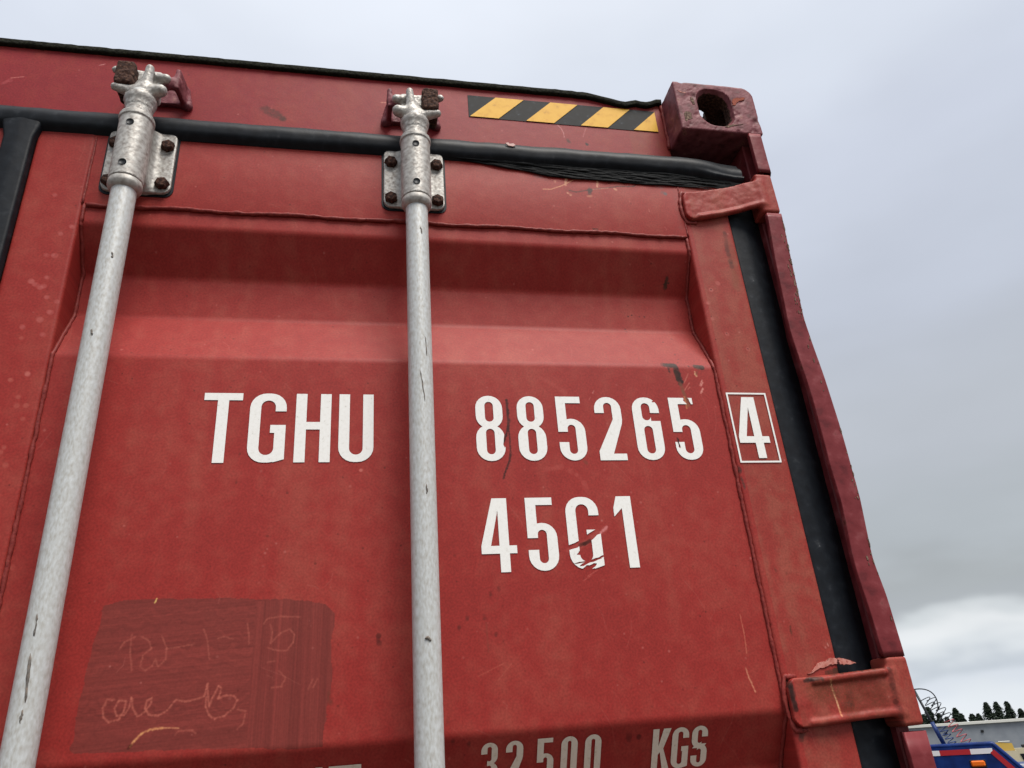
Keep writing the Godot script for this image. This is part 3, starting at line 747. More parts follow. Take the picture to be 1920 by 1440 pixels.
func solid(ch: String, w: float) -> Array:
	var g := glyph(ch, w)
	var out: Array = []
	for p in g[0]:
		var pieces: Array = []
		for half in [rct(-2, -2, w / 2, 3), rct(w / 2, -2, 3, 3)]:
			for q in Geometry2D.intersect_polygons(p, half): pieces.append(q)
		for c in g[1]: pieces = cut_all(pieces, c)
		for done_ in out: pieces = cut_all(pieces, done_)
		out.append_array(pieces)
	for p in g[2]:
		var pieces: Array = [p]
		for done_ in out: pieces = cut_all(pieces, done_)
		out.append_array(pieces)
	return out

# painted character: map carries (across, down) in metres to the sheet it is painted on
func letter(ch: String, w: float, h: float, map: Callable, m: Material, parent: Node, cuts: Array = []) -> void:
	var st := begin()
	for p in solid(ch, w / h):
		var pieces: Array = [p]
		for c in cuts: pieces = cut_all(pieces, c)
		for q in pieces:
			var ids := Geometry2D.triangulate_polygon(q)
			for i in range(0, ids.size(), 3):
				var a: Vector2 = q[ids[i]]; var b: Vector2 = q[ids[i + 1]]; var c: Vector2 = q[ids[i + 2]]
				if (b - a).cross(c - a) < 0: var t := b; b = c; c = t
				tri(st, map.call(a * h), map.call(b * h), map.call(c * h))
	part("digit" if ch.is_valid_int() else "letter", done(st), m, parent, "painted white character " + ch)

# the outline broken up into small irregular steps
func ragged(p: PackedVector2Array, amp: float) -> PackedVector2Array:
	var out := PackedVector2Array()
	for i in p.size():
		var a := p[i]; var b := p[(i + 1) % p.size()]
		var n := (b - a).orthogonal().normalized()
		for k in 5: out.append(a.lerp(b, k / 5.0) + n * amp * wob.get_noise_2d(a.x * 9000.0 + k * 37.0, a.y * 9000.0))
	return out

# thin ragged gash as a cutter in letter units: from a to b with a width
func gash(ax: float, ay: float, bx: float, by: float, wd: float, seed_: int) -> PackedVector2Array:
	var a := Vector2(ax, ay); var b := Vector2(bx, by)
	var n := (b - a).orthogonal().normalized()
	var out := PackedVector2Array()
	var r := RandomNumberGenerator.new()
	r.seed = seed_
	for k in 9: out.append(a.lerp(b, k / 8.0) + n * wd * (0.5 if k % 8 else 0.1) * r.randf_range(0.5, 1.3))
	for k in 9: out.append(a.lerp(b, 1.0 - k / 8.0) - n * wd * (0.5 if k % 8 else 0.1) * r.randf_range(0.5, 1.3))
	return out

# ---------------------------------------------------------------- the doors
# profile of the corrugated sheet from top to bottom: (y, z)
func sheet_profile() -> PackedVector2Array:
	var p: Array = [Vector2(-0.344, ZP)]
	for y: float in [-0.376, -1.091, -1.806, -2.38]:
		p.append_array([Vector2(y, ZP), Vector2(y - 0.064, ZI), Vector2(y - 0.132, ZI), Vector2(y - 0.217, ZP)])
	p.append(Vector2(-2.66, ZP))
	return fillet(p, 0.006, 5)

func bead(called: String, pts: Array, r: float, parent: Node, m: Material = null) -> void:
	var q: Array = []
	for i in pts.size() - 1:
		var n := maxi(1, int(pts[i].distance_to(pts[i + 1]) / 0.007))
		for k in n:
			var p: Vector3 = pts[i].lerp(pts[i + 1], float(k) / n)
			q.append(p + Vector3(wob.get_noise_2d(p.x * 300 + p.y * 260, 3.0), wob.get_noise_2d(p.x * 300 + p.y * 260, 90.0), 0.0) * r * 0.5)
	q.append(pts[-1])
	part(called, tube(q, r, 7, 0.5), m if m else M.weld, parent)

func build_door(s: float, box: Node3D) -> Node3D:
	var paint: Material = M.door if s > 0 else M.red
	var d := Node3D.new()
	d.name = "door"
	box.add_child(d, true)
	d.set_meta("label", "red corrugated door with painted numbers" if s > 0 else "red corrugated door at the frame's edge")
	d.position.y = TOP
	# corrugated sheet
	var prof := sheet_profile()
	var rows: Array = []
	for i in 25:
		var x := lerpf(0.083, 1.039, i / 24.0)
		var row := PackedVector3Array()
		for q in prof: row.append(Vector3(s * x, q.x, q.y))
		rows.append(row)
	part("corrugated_sheet", surf(rows), paint, d)
	# upright frame members, with a rounded return down to the sheet
	for e in [[1.122, 1.036, 0.0], [0.004, 0.086, 0.0]]:
		var sg := signf(e[0] - e[1])
		var pf := fillet([Vector2(e[0], -0.075), Vector2(e[0], ZD), Vector2(e[1], ZD), Vector2(e[1], -0.085)], 0.006, 5)
		rows = []
		for i in 65:
			var y := lerpf(-0.212, -2.78, i / 64.0)
			var row := PackedVector3Array()
			for q in pf: row.append(Vector3(s * q.x, y, q.y + 0.0008 * wob.get_noise_2d(y * 60, q.x * 30) * (1.0 if absf(y) > 0.9 else 0.3)))
			rows.append(row)
		part("frame_upright", surf(rows), paint, d)
	for e in [[-0.212, -0.346], [-2.658, -2.78]]:
		rows = []
		var pf := fillet([Vector2(e[0], -0.075), Vector2(e[0], ZD), Vector2(e[1], ZD), Vector2(e[1], -0.06)], 0.003, 3)
		for i in 21:
			var row := PackedVector3Array()
			for q in pf: row.append(Vector3(s * lerpf(0.081, 1.041, i / 20.0), q.x, q.y - 0.0004))
			rows.append(row)
		part("frame_rail", surf(rows), paint, d)
	# back of the door, closing it
	part("back_panel", box_mesh(Vector3(minf(s * 0.01, s * 1.115), -2.77, -0.092), Vector3(maxf(s * 0.01, s * 1.115), -0.222, -0.080), 0.002), M.red, d)
	# weld seams
	var wm: Material = M.weld
	var pts: Array = []
	for i in 40: pts.append(Vector3(s * lerpf(0.092, 1.034, i / 39.0), -0.3455 - 0.0012 * sin(i * 0.9), ZD - 0.0015))
	bead("weld_seam", pts, 0.0031, d, wm)
	for x: float in [0.086, 1.036]:
		pts = []
		for q in prof:
			if q.x > -2.0: pts.append(Vector3(s * (x + (0.002 if x < 0.5 else -0.002)), q.x, q.y + 0.001))
		bead("weld_seam", pts, 0.0027, d, wm)
		bead("weld_seam", [Vector3(s * x, -0.218, ZD - 0.0012), Vector3(s * x, -0.344, ZD - 0.0012)], 0.0022, d, wm)
	return d

func build_hinge(s: float, d: Node3D, yc: float, upper: bool) -> void:
	var cell := 0.0026
	var lift := 0.026 if upper else 0.004
	var f := func(p: Vector3) -> float:
		var x := p.x * s
		var t := clampf((x - 1.04) / 0.14, 0.0, 1.0)
		var y := p.y - yc - lift * smoothstep(0.0, 1.0, t)
		var zc := -0.0175 + 0.0125 * smoothstep(0.62, 1.0, t) + 0.0012 * wob.get_noise_2d(x * 90, p.y * 90)
		var hh := 0.030 - 0.002 * t
		var a := sd_box(Vector3(x, y, p.z - zc), Vector3(1.112, 0, 0), Vector3(0.076, hh, 0.0048), 0.003)
		# rounded corners of the blade's end, raised rims
		a = maxf(a, sd_slot(x - 1.135, y, 0.1, hh + 0.001, 0.02))
		a = smin(a, sd_cap(Vector3(x, y, p.z - zc), Vector3(1.06, -hh + 0.005, 0.004), Vector3(1.18, -hh + 0.004, 0.003), 0.0035, 0.0045), 0.004)
		if not upper: a = smin(a, sd_cap(Vector3(x, y, p.z - zc), Vector3(1.075, hh - 0.006, 0.004), Vector3(1.17, hh - 0.003, 0.005), 0.005, 0.005), 0.003)
		# knuckle turning round the pin
		var k := sd_box(Vector3(x, p.y - yc - lift, p.z), Vector3(1.1935, 0.001, -0.018), Vector3(0.0165, 0.0425, 0.0192), 0.005)
		return smin(a, k, 0.008) + 0.0003 * wob.get_noise_3d(p.x * 300, p.y * 300, p.z * 300)
	var lo := Vector3(minf(s * 1.02, s * 1.22), yc - 0.065, -0.045)
	var hi := Vector3(maxf(s * 1.02, s * 1.22), yc + 0.08, 0.012)
	part("hinge", nets(f, lo, hi, cell)[0], M.door if s > 0 else M.red, d, "bent door hinge with thick paint" if upper else "door hinge with rust and flaking paint")
	var pts: Array = []
	for k in 25:
		var a := PI * 0.5 + PI * k / 24.0
		pts.append(Vector3(s * (1.056 + cos(a) * 0.0225), yc + clampf(sin(a) * 1.5, -1, 1) * 0.032, ZD + 0.001))
	var q: Array = []
	for p in pts: q.append(p)
	part("weld_seam", tube(q, 0.0034, 7, 0.9, 0.7), M.weld, d)

func build_door_details(d: Node3D) -> void:
	# serial number, size code and the weight line in the corrugation
	var zp := ZP + 0.0008
	var paint: Material = M.white
	var flat_at := func(x0: float, y0: float) -> Callable:
		return func(q: Vector2) -> Vector3: return Vector3(x0 + q.x, y0 - q.y, zp)
	for e in [["T", 0.284, 0.0494], ["G", 0.3437, 0.0475], ["H", 0.4035, 0.0468], ["U", 0.4610, 0.0467]]:
		letter(e[0], e[2], 0.1, flat_at.call(e[1], -0.6478), paint, d)
	var cuts := {
		0: [gash(0.44, 0.45, 0.40, 0.80, 0.045, 2)],
		2: [], 4: [gash(0.335, 0.075, 0.40, 0.05, 0.03, 3), gash(0.30, 0.215, 0.37, 0.20, 0.045, 4)],
		5: [gash(0.26, -0.05, 0.34, 0.16, 0.075, 5), gash(0.03, 0.62, 0.06, 0.82, 0.025, 6), gash(0.10, 0.2, 0.12, 0.36, 0.012, 7)]}
	var digits := [["8", 0.650, 0.041], ["8", 0.7105, 0.041], ["5", 0.7703, 0.0405], ["2", 0.8285, 0.041], ["6", 0.8875, 0.042], ["5", 0.9474, 0.0424]]
	for i in 6:
		letter(digits[i][0], digits[i][2], 0.1, flat_at.call(digits[i][1], -0.6478), paint, d, cuts.get(i, []))
	var scrape: Array = [gash(-0.06, 0.745, 0.56, 0.44, 0.085, 8), gash(0.10, 0.80, 0.30, 0.72, 0.05, 9), gash(0.12, 0.955, 0.50, 0.82, 0.03, 10), gash(0.05, 0.92, 0.44, 0.86, 0.022, 11), gash(0.10, 1.03, 0.36, 0.93, 0.07, 12)]
	var code := [["4", 0.6487, 0.0478], ["5", 0.712, 0.041], ["G", 0.7680, 0.0468], ["1", 0.8376, 0.0268]]
	for i in 4:
		letter(code[i][0], code[i][2], 0.1, flat_at.call(code[i][1], -0.8016), paint, d, scrape if i == 2 else [])
	# lifted flakes of paint above the lower hinge
	part("paint_flake", prism_mesh(ragged(pg([1.0735, -1.0500, 1.0800, -1.0478, 1.0870, -1.0415, 1.0935, -1.0365, 1.1060, -1.0345, 1.1130, -1.0318, 1.1210, -1.0325, 1.1200, -1.0395, 1.1080, -1.0402, 1.0940, -1.0440]), 0.0022), ZD + 0.0016, ZD + 0.0002), M.flake, d, "curled pale flake of paint above the hinge")
	part("paint_flake", prism_mesh(ragged(pg([1.1225, -1.0330, 1.1340, -1.0345, 1.1470, -1.0405, 1.1300, -1.0418, 1.1222, -1.0402]), 0.002), -0.0195, -0.0225), M.flake, d)
	# check digit in its frame, on the door's upright
	var zs := ZD + 0.0012
	var up_at := func(x0: float, y0: float) -> Callable:
		return func(q: Vector2) -> Vector3: return Vector3(x0 + q.x, y0 - q.y, zs)
	letter("4", 0.0495, 0.1, up_at.call(1.0490, -0.6475), paint, d)
	var st := begin()
	var l := 1.0425; var r := 1.1095; var t := -0.640; var b := -0.7545; var w := 0.0027
	for q in [[l, t - w, r, t], [l, b, r, b + w], [l, b + w, l + w, t - w], [r - w, b + w, r, t - w]]:
		quad(st, Vector3(q[0], q[3], zs), Vector3(q[2], q[3], zs), Vector3(q[2], q[1], zs), Vector3(q[0], q[1], zs))
	part("number_frame", done(st), paint, d)
	# weight line, painted on the slope that leads into the second corrugation
	var dir := Vector2(-0.064, ZI - ZP).normalized()
	var slope_at := func(x0: float, y0: float) -> Callable:
		return func(q: Vector2) -> Vector3:
			var s: float = ((-y0 - 1.091) + q.y * -dir.x) / -dir.x
			var c: Vector2 = Vector2(-1.091, ZP) + dir * s + Vector2(dir.y, -dir.x) * 0.0011
			return Vector3(x0 + q.x, c.x, c.y)
	for e in [["3", 0.6362, 0.0212], ["2", 0.6668, 0.0212], ["5", 0.7055, 0.0208], ["0", 0.7355, 0.0205], ["0", 0.7655, 0.0208], ["K", 0.8535, 0.0240], ["G", 0.8795, 0.0225], ["S", 0.9060, 0.0215]]:
		letter(e[0], e[2], 0.056, slope_at.call(e[1], -1.1003), M.cream, d)
	part("comma", prism_mesh(pg([0.691, -1.140, 0.697, -1.140, 0.697, -1.148, 0.693, -1.153, 0.691, -1.153]), -0.058, -0.064), M.cream, d)
	for e in [["M", 0.2600, 0.036], ["A", 0.3020, 0.034], ["X", 0.3420, 0.032], ["W", 0.4030, 0.050], ["T", 0.4600, 0.0365]]:
		letter(e[0], e[2], 0.056, slope_at.call(e[1], -1.1115), M.cream, d)

# rubber seal lines
func build_gaskets(box: Node3D) -> void:
	var g := Node3D.new()
	g.name = "gasket"
	g.position.y = TOP
	box.add_child(g, true)
	var pf := fillet([Vector2(-0.158, -0.058), Vector2(-0.166, -0.022), Vector2(-0.186, -0.008), Vector2(-0.206, -0.012), Vector2(-0.2135, -0.0235)], 0.011, 5)
	var rows: Array = []
	for i in 121:
		var x := lerpf(-1.165, 1.165, i / 120.0)
		var row := PackedVector3Array()
		var sag := 0.009 * smoothstep(1.04, 1.16, absf(x))
		for q in pf:
			var n := wob.get_noise_2d(x * 40, q.x * 60)
			row.append(Vector3(x, q.x + 0.0014 * n - sag * (0.4 if q.x > -0.17 else 1.0), q.y + 0.001 * n - 0.008 * smoothstep(1.08, 1.15, absf(x)) * (1.0 if q.x > -0.2 else 0.3)))
		rows.append(row)
	part("header_seal", surf(rows), M.rubber, g)
	# seal between the doors, lapped over the middle
	rows = []
	var vf := fillet([Vector2(-0.0375, -0.024), Vector2(-0.0365, -0.0125), Vector2(-0.017, -0.0105), Vector2(0.003, -0.0125), Vector2(0.0045, -0.024)], 0.004, 4)
	for i in 60:
		var y := lerpf(-0.19, -2.8, i / 59.0)
		var row := PackedVector3Array()
		var wide := 1.0 + 0.55 * smoothstep(0.045, 0.0, absf(y + 0.19))
		for q in vf: row.append(Vector3((q.x + 0.0165) * wide - 0.0165, y, q.y))
		rows.append(row)
	part("middle_seal", surf(rows), M.rubber, g)
	for s: float in [-1.0, 1.0]:
		rows = []
		var sf := fillet([Vector2(1.1195, -0.040), Vector2(1.1235, -0.029), Vector2(1.150, -0.0295), Vector2(1.174, -0.036), Vector2(1.194, -0.046)], 0.007, 4)
		for i in 90:
			var y := lerpf(-0.215, -2.8, i / 89.0)
			var row := PackedVector3Array()
			for q in sf: row.append(Vector3(s * q.x, y, q.y + 0.0008 * wob.get_noise_2d(y * 40, q.x * 90)))
			rows.append(row)
		part("side_seal", surf(rows), M.rubber, g)
	# torn lip hanging in strands along the lower edge
	rows = []
	for i in 70:
		var x := lerpf(0.612, 1.16, i / 69.0)
		var drop := 0.022 * smoothstep(0.60, 0.86, x) + 0.006 * smoothstep(1.05, 1.16, x) + 0.0035 * wob.get_noise_2d(x * 160, 4.0) + 0.002 * wob.get_noise_2d(x * 700, 9.0)
		var row := PackedVector3Array()
		for j in 9:
			var f := j / 8.0
			row.append(Vector3(x, -0.2085 - maxf(drop, 0.002) * f, -0.0195 + 0.0022 * wob.get_noise_2d(x * 60, j * 60.0) - 0.002 * f))
		rows.append(row)
	part("lip_base", surf(rows), M.torn, g)
	var st := SurfaceTool.new()
	for k in 22:
		var x0 := 0.618 + rng.randf_range(0.0, 0.28) if k > 3 else 0.618
		var x1 := rng.randf_range(maxf(x0 + 0.15, 0.85), 1.155)
		var base := -0.2115 - 0.00112 * k
		var pts: Array = []
		var n := 26
		for i in n:
			var x := lerpf(x0, x1, i / (n - 1.0))
			var fall := smoothstep(0.60, 0.88, x)
			pts.append(Vector3(x, lerpf(-0.2105, base, fall) + 0.0022 * wob.get_noise_2d(x * 45, k * 40.0) - 0.006 * smoothstep(1.05, 1.16, x), -0.0185 + 0.002 * wob.get_noise_2d(x * 60 + 50, k * 70.0) - 0.00012 * k))
		st.append_from(tube(pts, rng.randf_range(0.0012, 0.0030), 6, 0.9, 0.45, true), 0, Transform3D())
	part("torn_lip", st.commit(), M.torn, g, "shredded strands of black rubber")
	part("paint_fleck", prism_mesh(pg([0.726, -0.180, 0.731, -0.178, 0.733, -0.181, 0.740, -0.1795, 0.7435, -0.183, 0.739, -0.186, 0.731, -0.185]), -0.0075, -0.0095), flat("#c9a19a", 0.6), g)

# ---------------------------------------------------------------- locking gear
func build_rod(x: float, flip: float, box: Node3D, meshes: Dictionary) -> void:
	# drawn about x = 0, then set at the rod's place
	var rod := MeshInstance3D.new()
	rod.name = "locking_rod"
	rod.mesh = meshes.rod
	rod.material_override = M.zinc
	box.add_child(rod, true)
	rod.position = Vector3(x, TOP, ROD_Z)
	part("collar", meshes.collar, M.zinc_cast, rod)
	part("cam_head", meshes.head if flip > 0 else meshes.head_flip, M.zinc_cast, rod)
	var k := part("keeper", meshes.keeper, M.maroon, rod)
	k.set_meta("label", "painted keeper bracket welded to the header")
	part("keeper_tooth", meshes.tooth if flip > 0 else meshes.tooth_flip, M.rust, rod, "rusty keeper tooth")
	part("backing_pad", meshes.pad, M.rubber, rod)
	part("bearing_bracket", meshes.bracket, M.zinc_cast, rod)
	for q in [[-1, -0.234], [1, -0.234], [-1, -0.3075], [1, -0.3075]]:
		var b := part("bolt", meshes.bolt, M.rust, rod)
		b.position = Vector3(q[0] * 0.037, q[1], ZD + 0.0105 - ROD_Z)
		b.rotation = Vector3(PI / 2, 0, 0)
		b.rotate_z(q[1] * 90 + q[0] + x * 11)
	if x > 0.0:
		for q in ([[-0.40, 0.2, -0.415, 0.35, 0.0013], [-0.585, 0.35, -0.62, 0.5, 0.0009], [-0.64, -0.1, -0.69, 0.25, 0.0011], [-0.80, 0.15, -0.815, 0.2, 0.0012], [-0.985, -0.1, -0.99, 0.2, 0.0022]] if x > 0.3 else [[-0.47, 0.3, -0.48, 0.42, 0.0015], [-0.59, -0.1, -0.60, 0.05, 0.0012], [-0.94, -0.1, -0.965, 0.0, 0.0012], [-0.98, -0.05, -1.03, 0.2, 0.0016], [-1.035, 0.1, -1.05, 0.12, 0.001]]):
			var pts: Array = []
			for i in 9:
				var f := i / 8.0
				var a: float = lerpf(q[1], q[3], f) + 0.08 * wob.get_noise_2d(i * 30.0, q[0] * 900.0)
				pts.append(Vector3(sin(a) * 0.0164, lerpf(q[0], q[2], f), cos(a) * 0.0164))
			part("scar", tube(pts, q[4], 6, 0.9, 1.0, true), M.scar, rod)
	for y: float in [-0.2455, -0.3210]:
		var h := part("screw", meshes.screw, M.screw, rod)
		h.position = Vector3(-0.001, y, 0.0246)
		h.rotation = Vector3(PI / 2, 0, 0)

func rod_meshes() -> Dictionary:
	var m := {}
	m.rod = lathe(PackedVector2Array([Vector2(0.0, -0.17), Vector2(0.0165, -0.17), Vector2(0.0168, -0.30), Vector2(0.0168, -0.9), Vector2(0.0168, -1.5), Vector2(0.0168, -2.1), Vector2(0.0168, -2.78), Vector2(0.0, -2.78)]), 0, 0, 32)
	m.collar = lathe(fillet([Vector2(0.0165, -0.340), Vector2(0.0228, -0.3405), Vector2(0.0232, -0.349), Vector2(0.0205, -0.3545), Vector2(0.0165, -0.357)], 0.002, 3), 0, 0, 32)
	for flip: float in [1.0, -1.0]:
		var f := func(p: Vector3) -> float:
			var x := p.x * flip
			var q := Vector3(x, p.y, p.z)
			var rad := Vector2(p.x, p.z).length()
			# dished flange on a short neck
			var a := maxf(absf(p.y + 0.190) - 0.010, rad - (0.0195 + 0.0038 * smoothstep(-0.199, -0.184, p.y)))
			a = smin(a, maxf(absf(p.y + 0.208) - 0.012, rad - 0.0187), 0.003)
			a = smin(a, sd_cap(q, Vector3(0, -0.178, 0), Vector3(0.001, -0.150, -0.004), 0.0175, 0.013), 0.006)
			# lower arms
			a = smin(a, sd_cap(q, Vector3(0, -0.166, 0.0), Vector3(-0.027, -0.162, 0.005), 0.0125, 0.0095), 0.006)
			a = smin(a, sd_cap(q, Vector3(0, -0.168, 0.0), Vector3(0.037, -0.163, 0.007), 0.0115, 0.0062), 0.006)
			# web and upright fin
			a = smin(a, sd_box(q, Vector3(0.001, -0.140, -0.014), Vector3(0.023, 0.030, 0.008), 0.004), 0.007)
			a = smin(a, sd_cap(q, Vector3(-0.005, -0.160, 0.004), Vector3(-0.008, -0.122, 0.010), 0.0095, 0.0056), 0.007)
			a = smin(a, sd_cap(q, Vector3(-0.008, -0.122, 0.007), Vector3(-0.006, -0.121, -0.022), 0.0045, 0.006), 0.005)
			# upper arms
			a = smin(a, sd_cap(q, Vector3(-0.006, -0.118, -0.016), Vector3(-0.029, -0.127, -0.004), 0.009, 0.0075), 0.006)
			a = smin(a, sd_cap(q, Vector3(0.010, -0.116, -0.018), Vector3(0.044, -0.119, -0.002), 0.009, 0.0058), 0.006)
			return a + 0.0005 * wob.get_noise_3d(p.x * 900, p.y * 900, p.z * 900)
		m["head" if flip > 0 else "head_flip"] = nets(f, Vector3(-0.056, -0.224, -0.036), Vector3(0.056, -0.094, 0.032), 0.0021)[0]
		var g := func(p: Vector3) -> float:
			var q := Vector3(p.x * flip, p.y, p.z)
			var a := sd_box(q, Vector3(0.0255, -0.138, -0.008), Vector3(0.0135, 0.0235, 0.024), 0.005)
			a = maxf(a, q.x * 0.5 + q.y * 0.2 + q.z - 0.013)
			return a + 0.0016 * wob.get_noise_3d(p.x * 420, p.y * 420, p.z * 420)
		m["tooth" if flip > 0 else "tooth_flip"] = nets(g, Vector3(-0.045, -0.170, -0.06), Vector3(0.045, -0.106, 0.018), 0.0022)[0]
	var kf := func(p: Vector3) -> float:
		var z := p.z + ROD_Z - ZH      # out from the header
		# two cheeks with flared feet and a bridge behind the cam
		var a := 1.0
		for s: float in [-1.0, 1.0]:
			a = minf(a, sd_box(Vector3(p.x, p.y + 0.28 * z, z), Vector3(s * 0.0390, -0.088, 0.026), Vector3(0.0042, 0.021, 0.034), 0.003))
			a = smin(a, sd_cap(Vector3(p.x, p.y, z), Vector3(s * 0.040, -0.072, 0.002), Vector3(s * 0.045, -0.108, 0.003), 0.005, 0.008), 0.006)
			a = smin(a, sd_cap(Vector3(p.x, p.y, z), Vector3(s * 0.034, -0.106, 0.05), Vector3(s * 0.022, -0.122, 0.062), 0.009, 0.011), 0.006)
		a = smin(a, sd_box(Vector3(p.x, p.y, z), Vector3(0, -0.094, 0.004), Vector3(0.040, 0.016, 0.005), 0.002), 0.006)
		return a + 0.0008 * wob.get_noise_3d(p.x * 500, p.y * 500, p.z * 500)
	m.keeper = nets(kf, Vector3(-0.062, -0.140, ZH - ROD_Z - 0.006), Vector3(0.062, -0.045, 0.01), 0.0026)[0]
	var bf := func(p: Vector3) -> float:
		var z := p.z + ROD_Z - ZD
		var a := maxf(absf(z - 0.0035) - 0.0032, sd_slot(p.x, p.y + 0.2640, 0.0490, 0.0590, 0.013))
		var rad := Vector2(p.x, p.z).length()
		var sleeve := maxf(absf(p.y + 0.2800) - 0.0605, rad - 0.0232)
		var web := sd_box(Vector3(p.x, p.y, z), Vector3(0, -0.264, 0.015), Vector3(0.0175, 0.055, 0.022), 0.006)
		a = smin(a, web, 0.014)
		a = smin(a, sleeve, 0.010)
		a = smin(a, maxf(absf(p.y + 0.2225) - 0.0040, rad - 0.0250), 0.002)
		return maxf(a, 0.0176 - rad) + 0.0003 * wob.get_noise_3d(p.x * 600, p.y * 600, p.z * 600)
	m.bracket = nets(bf, Vector3(-0.054, -0.346, ZD - ROD_Z - 0.004), Vector3(0.054, -0.200, 0.028), 0.0024)[0]
	m.pad = prism_mesh(rrc(-0.052, -0.3265, 0.052, -0.2020, 0.014), ZD - ROD_Z + 0.0011, ZD - ROD_Z - 0.002)
	var hex := PackedVector2Array()
	for k in 7: hex.append(Vector2([0.0, 0.0075, 0.0098, 0.0105, 0.0105, 0.0112, 0.0112][k], [0.0048, 0.0048, 0.0030, 0.0, -0.004, -0.004, -0.0055][k]))
	m.bolt = lathe(hex, 0, 0, 6, false)
	var st := begin()
	for k in 4:
		var a := TAU * k / 4 + 0.4
		cbox(st, Vector3(-0.0021, -0.002, -0.0021) + Vector3(cos(a), 0, sin(a)) * 0.0034, Vector3(0.0021, 0.0006, 0.0021) + Vector3(cos(a), 0, sin(a)) * 0.0034, 0.0006)
	st.append_from(lathe(PackedVector2Array([Vector2(0.0, -0.0012), Vector2(0.0050, -0.0012), Vector2(0.0054, -0.0004), Vector2(0.0054, -0.004)]), 0, 0, 14), 0, Transform3D())
	m.screw = st.commit()
	return m

# ---------------------------------------------------------------- corner castings, posts, header
func casting_mesh(s: float) -> Array:
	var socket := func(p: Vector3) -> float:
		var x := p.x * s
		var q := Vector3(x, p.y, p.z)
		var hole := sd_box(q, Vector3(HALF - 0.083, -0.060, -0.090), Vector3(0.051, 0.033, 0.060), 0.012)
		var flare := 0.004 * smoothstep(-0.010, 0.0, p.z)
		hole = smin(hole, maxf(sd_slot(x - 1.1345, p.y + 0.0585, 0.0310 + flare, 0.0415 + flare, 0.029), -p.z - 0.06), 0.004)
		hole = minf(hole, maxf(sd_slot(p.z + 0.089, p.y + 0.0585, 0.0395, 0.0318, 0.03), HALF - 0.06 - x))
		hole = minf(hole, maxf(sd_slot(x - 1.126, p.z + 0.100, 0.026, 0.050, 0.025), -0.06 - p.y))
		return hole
	var f := func(p: Vector3) -> float:
		var x := p.x * s
		var a := sd_box(Vector3(x, p.y, p.z), Vector3(HALF - 0.081, -0.059, -0.089), Vector3(0.081, 0.059, 0.089), 0.003)
		var R := 0.026
		if x > HALF - R and p.y > -R: a = maxf(a, Vector2(x - HALF + R, p.y + R).length() - R)
		# knocks along the edges
		a += 0.004 * maxf(0.0, wob.get_noise_3d(p.x * 120 + 40, p.y * 120, p.z * 120) - 0.22) * smoothstep(0.004, 0.0, absf(sd_box(Vector3(x, p.y, p.z), Vector3(HALF - 0.081, -0.059, -0.089), Vector3(0.078, 0.056, 0.086), 0.0)) - 0.003)
		a = maxf(a, -socket.call(p))
		return a + 0.0006 * wob.get_noise_3d(p.x * 110, p.y * 110, p.z * 110) + 0.0003 * wob.get_noise_3d(p.x * 700, p.y * 700, p.z * 700)
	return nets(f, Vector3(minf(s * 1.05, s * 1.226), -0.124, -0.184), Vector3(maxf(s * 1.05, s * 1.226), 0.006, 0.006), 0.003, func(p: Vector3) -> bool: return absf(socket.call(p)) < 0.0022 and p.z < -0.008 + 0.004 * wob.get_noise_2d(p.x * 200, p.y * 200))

const POST_L := [-0.12, 1.1895, -0.2095, 1.1892, -0.211, 1.184, -0.308, 1.1817, -0.417, 1.1735, -0.483, 1.1702, -0.5365, 1.1672, -0.59, 1.170, -0.615, 1.1718, -0.665, 1.1741, -0.763, 1.1729, -0.83, 1.1753, -0.91, 1.1711, -0.947, 1.1721, -0.983, 1.1746, -1.0176, 1.1758, -1.04, 1.177, -2.8, 1.176]
const POST_R := [-0.12, 1.2125, -0.2105, 1.2118, -0.308, 1.2095, -0.377, 1.2057, -0.463, 1.2011, -0.513, 1.1987, -0.566, 1.2015, -0.615, 1.2049, -0.70, 1.2080, -0.8176, 1.2078, -0.9055, 1.2022, -0.958, 1.2065, -1.0247, 1.2084, -1.1, 1.209, -2.8, 1.209]

const CHIPS := [
	["chip_red", [1.1732, -0.0346, 1.1826, -0.0284, 1.1890, -0.0300, 1.1960, -0.0262, 1.2010, -0.0275, 1.1972, -0.0333, 1.1880, -0.0360, 1.1808, -0.0413, 1.1753, -0.0495, 1.1707, -0.0485]],
	["worn", [1.0664, -0.0829, 1.0690, -0.0790, 1.0724, -0.0757, 1.0780, -0.0771, 1.0812, -0.0792, 1.0805, -0.0870, 1.0816, -0.0925, 1.0769, -0.0946, 1.0720, -0.0960, 1.0696, -0.1007, 1.0662, -0.0994, 1.0672, -0.0910]],
	["worn", [1.1424, -0.1067, 1.1480, -0.1030, 1.1551, -0.1007, 1.1640, -0.0985, 1.1753, -0.0979, 1.1823, -0.0959, 1.1668, -0.0997, 1.1590, -0.1035, 1.1486, -0.1072]],
	["worn", [1.0869, -0.0390, 1.0905, -0.0400, 1.0925, -0.0440, 1.0918, -0.0490, 1.0938, -0.0548, 1.0897, -0.0569, 1.0885, -0.0520, 1.0866, -0.0480]],
	["flake", [1.0631, -0.0225, 1.0717, -0.0274, 1.0807, -0.0275, 1.0783, -0.0289, 1.0689, -0.0288]]]

func along(t: Array, y: float) -> float:
	for i in range(0, t.size() - 2, 2):
		if y <= t[i] and y >= t[i + 2]:
			var f: float = (t[i] - y) / maxf(t[i] - t[i + 2], 1e-5)
			var a: float = t[i - 1] if i > 0 else t[1]
			var d: float = t[i + 5] if i + 5 < t.size() else t[i + 3]
			return lerpf(cubic_interpolate(t[i + 1], t[i + 3], a, d, f), lerpf(t[i + 1], t[i + 3], f), 0.5)
	return t[1] if y > t[0] else t[-1]

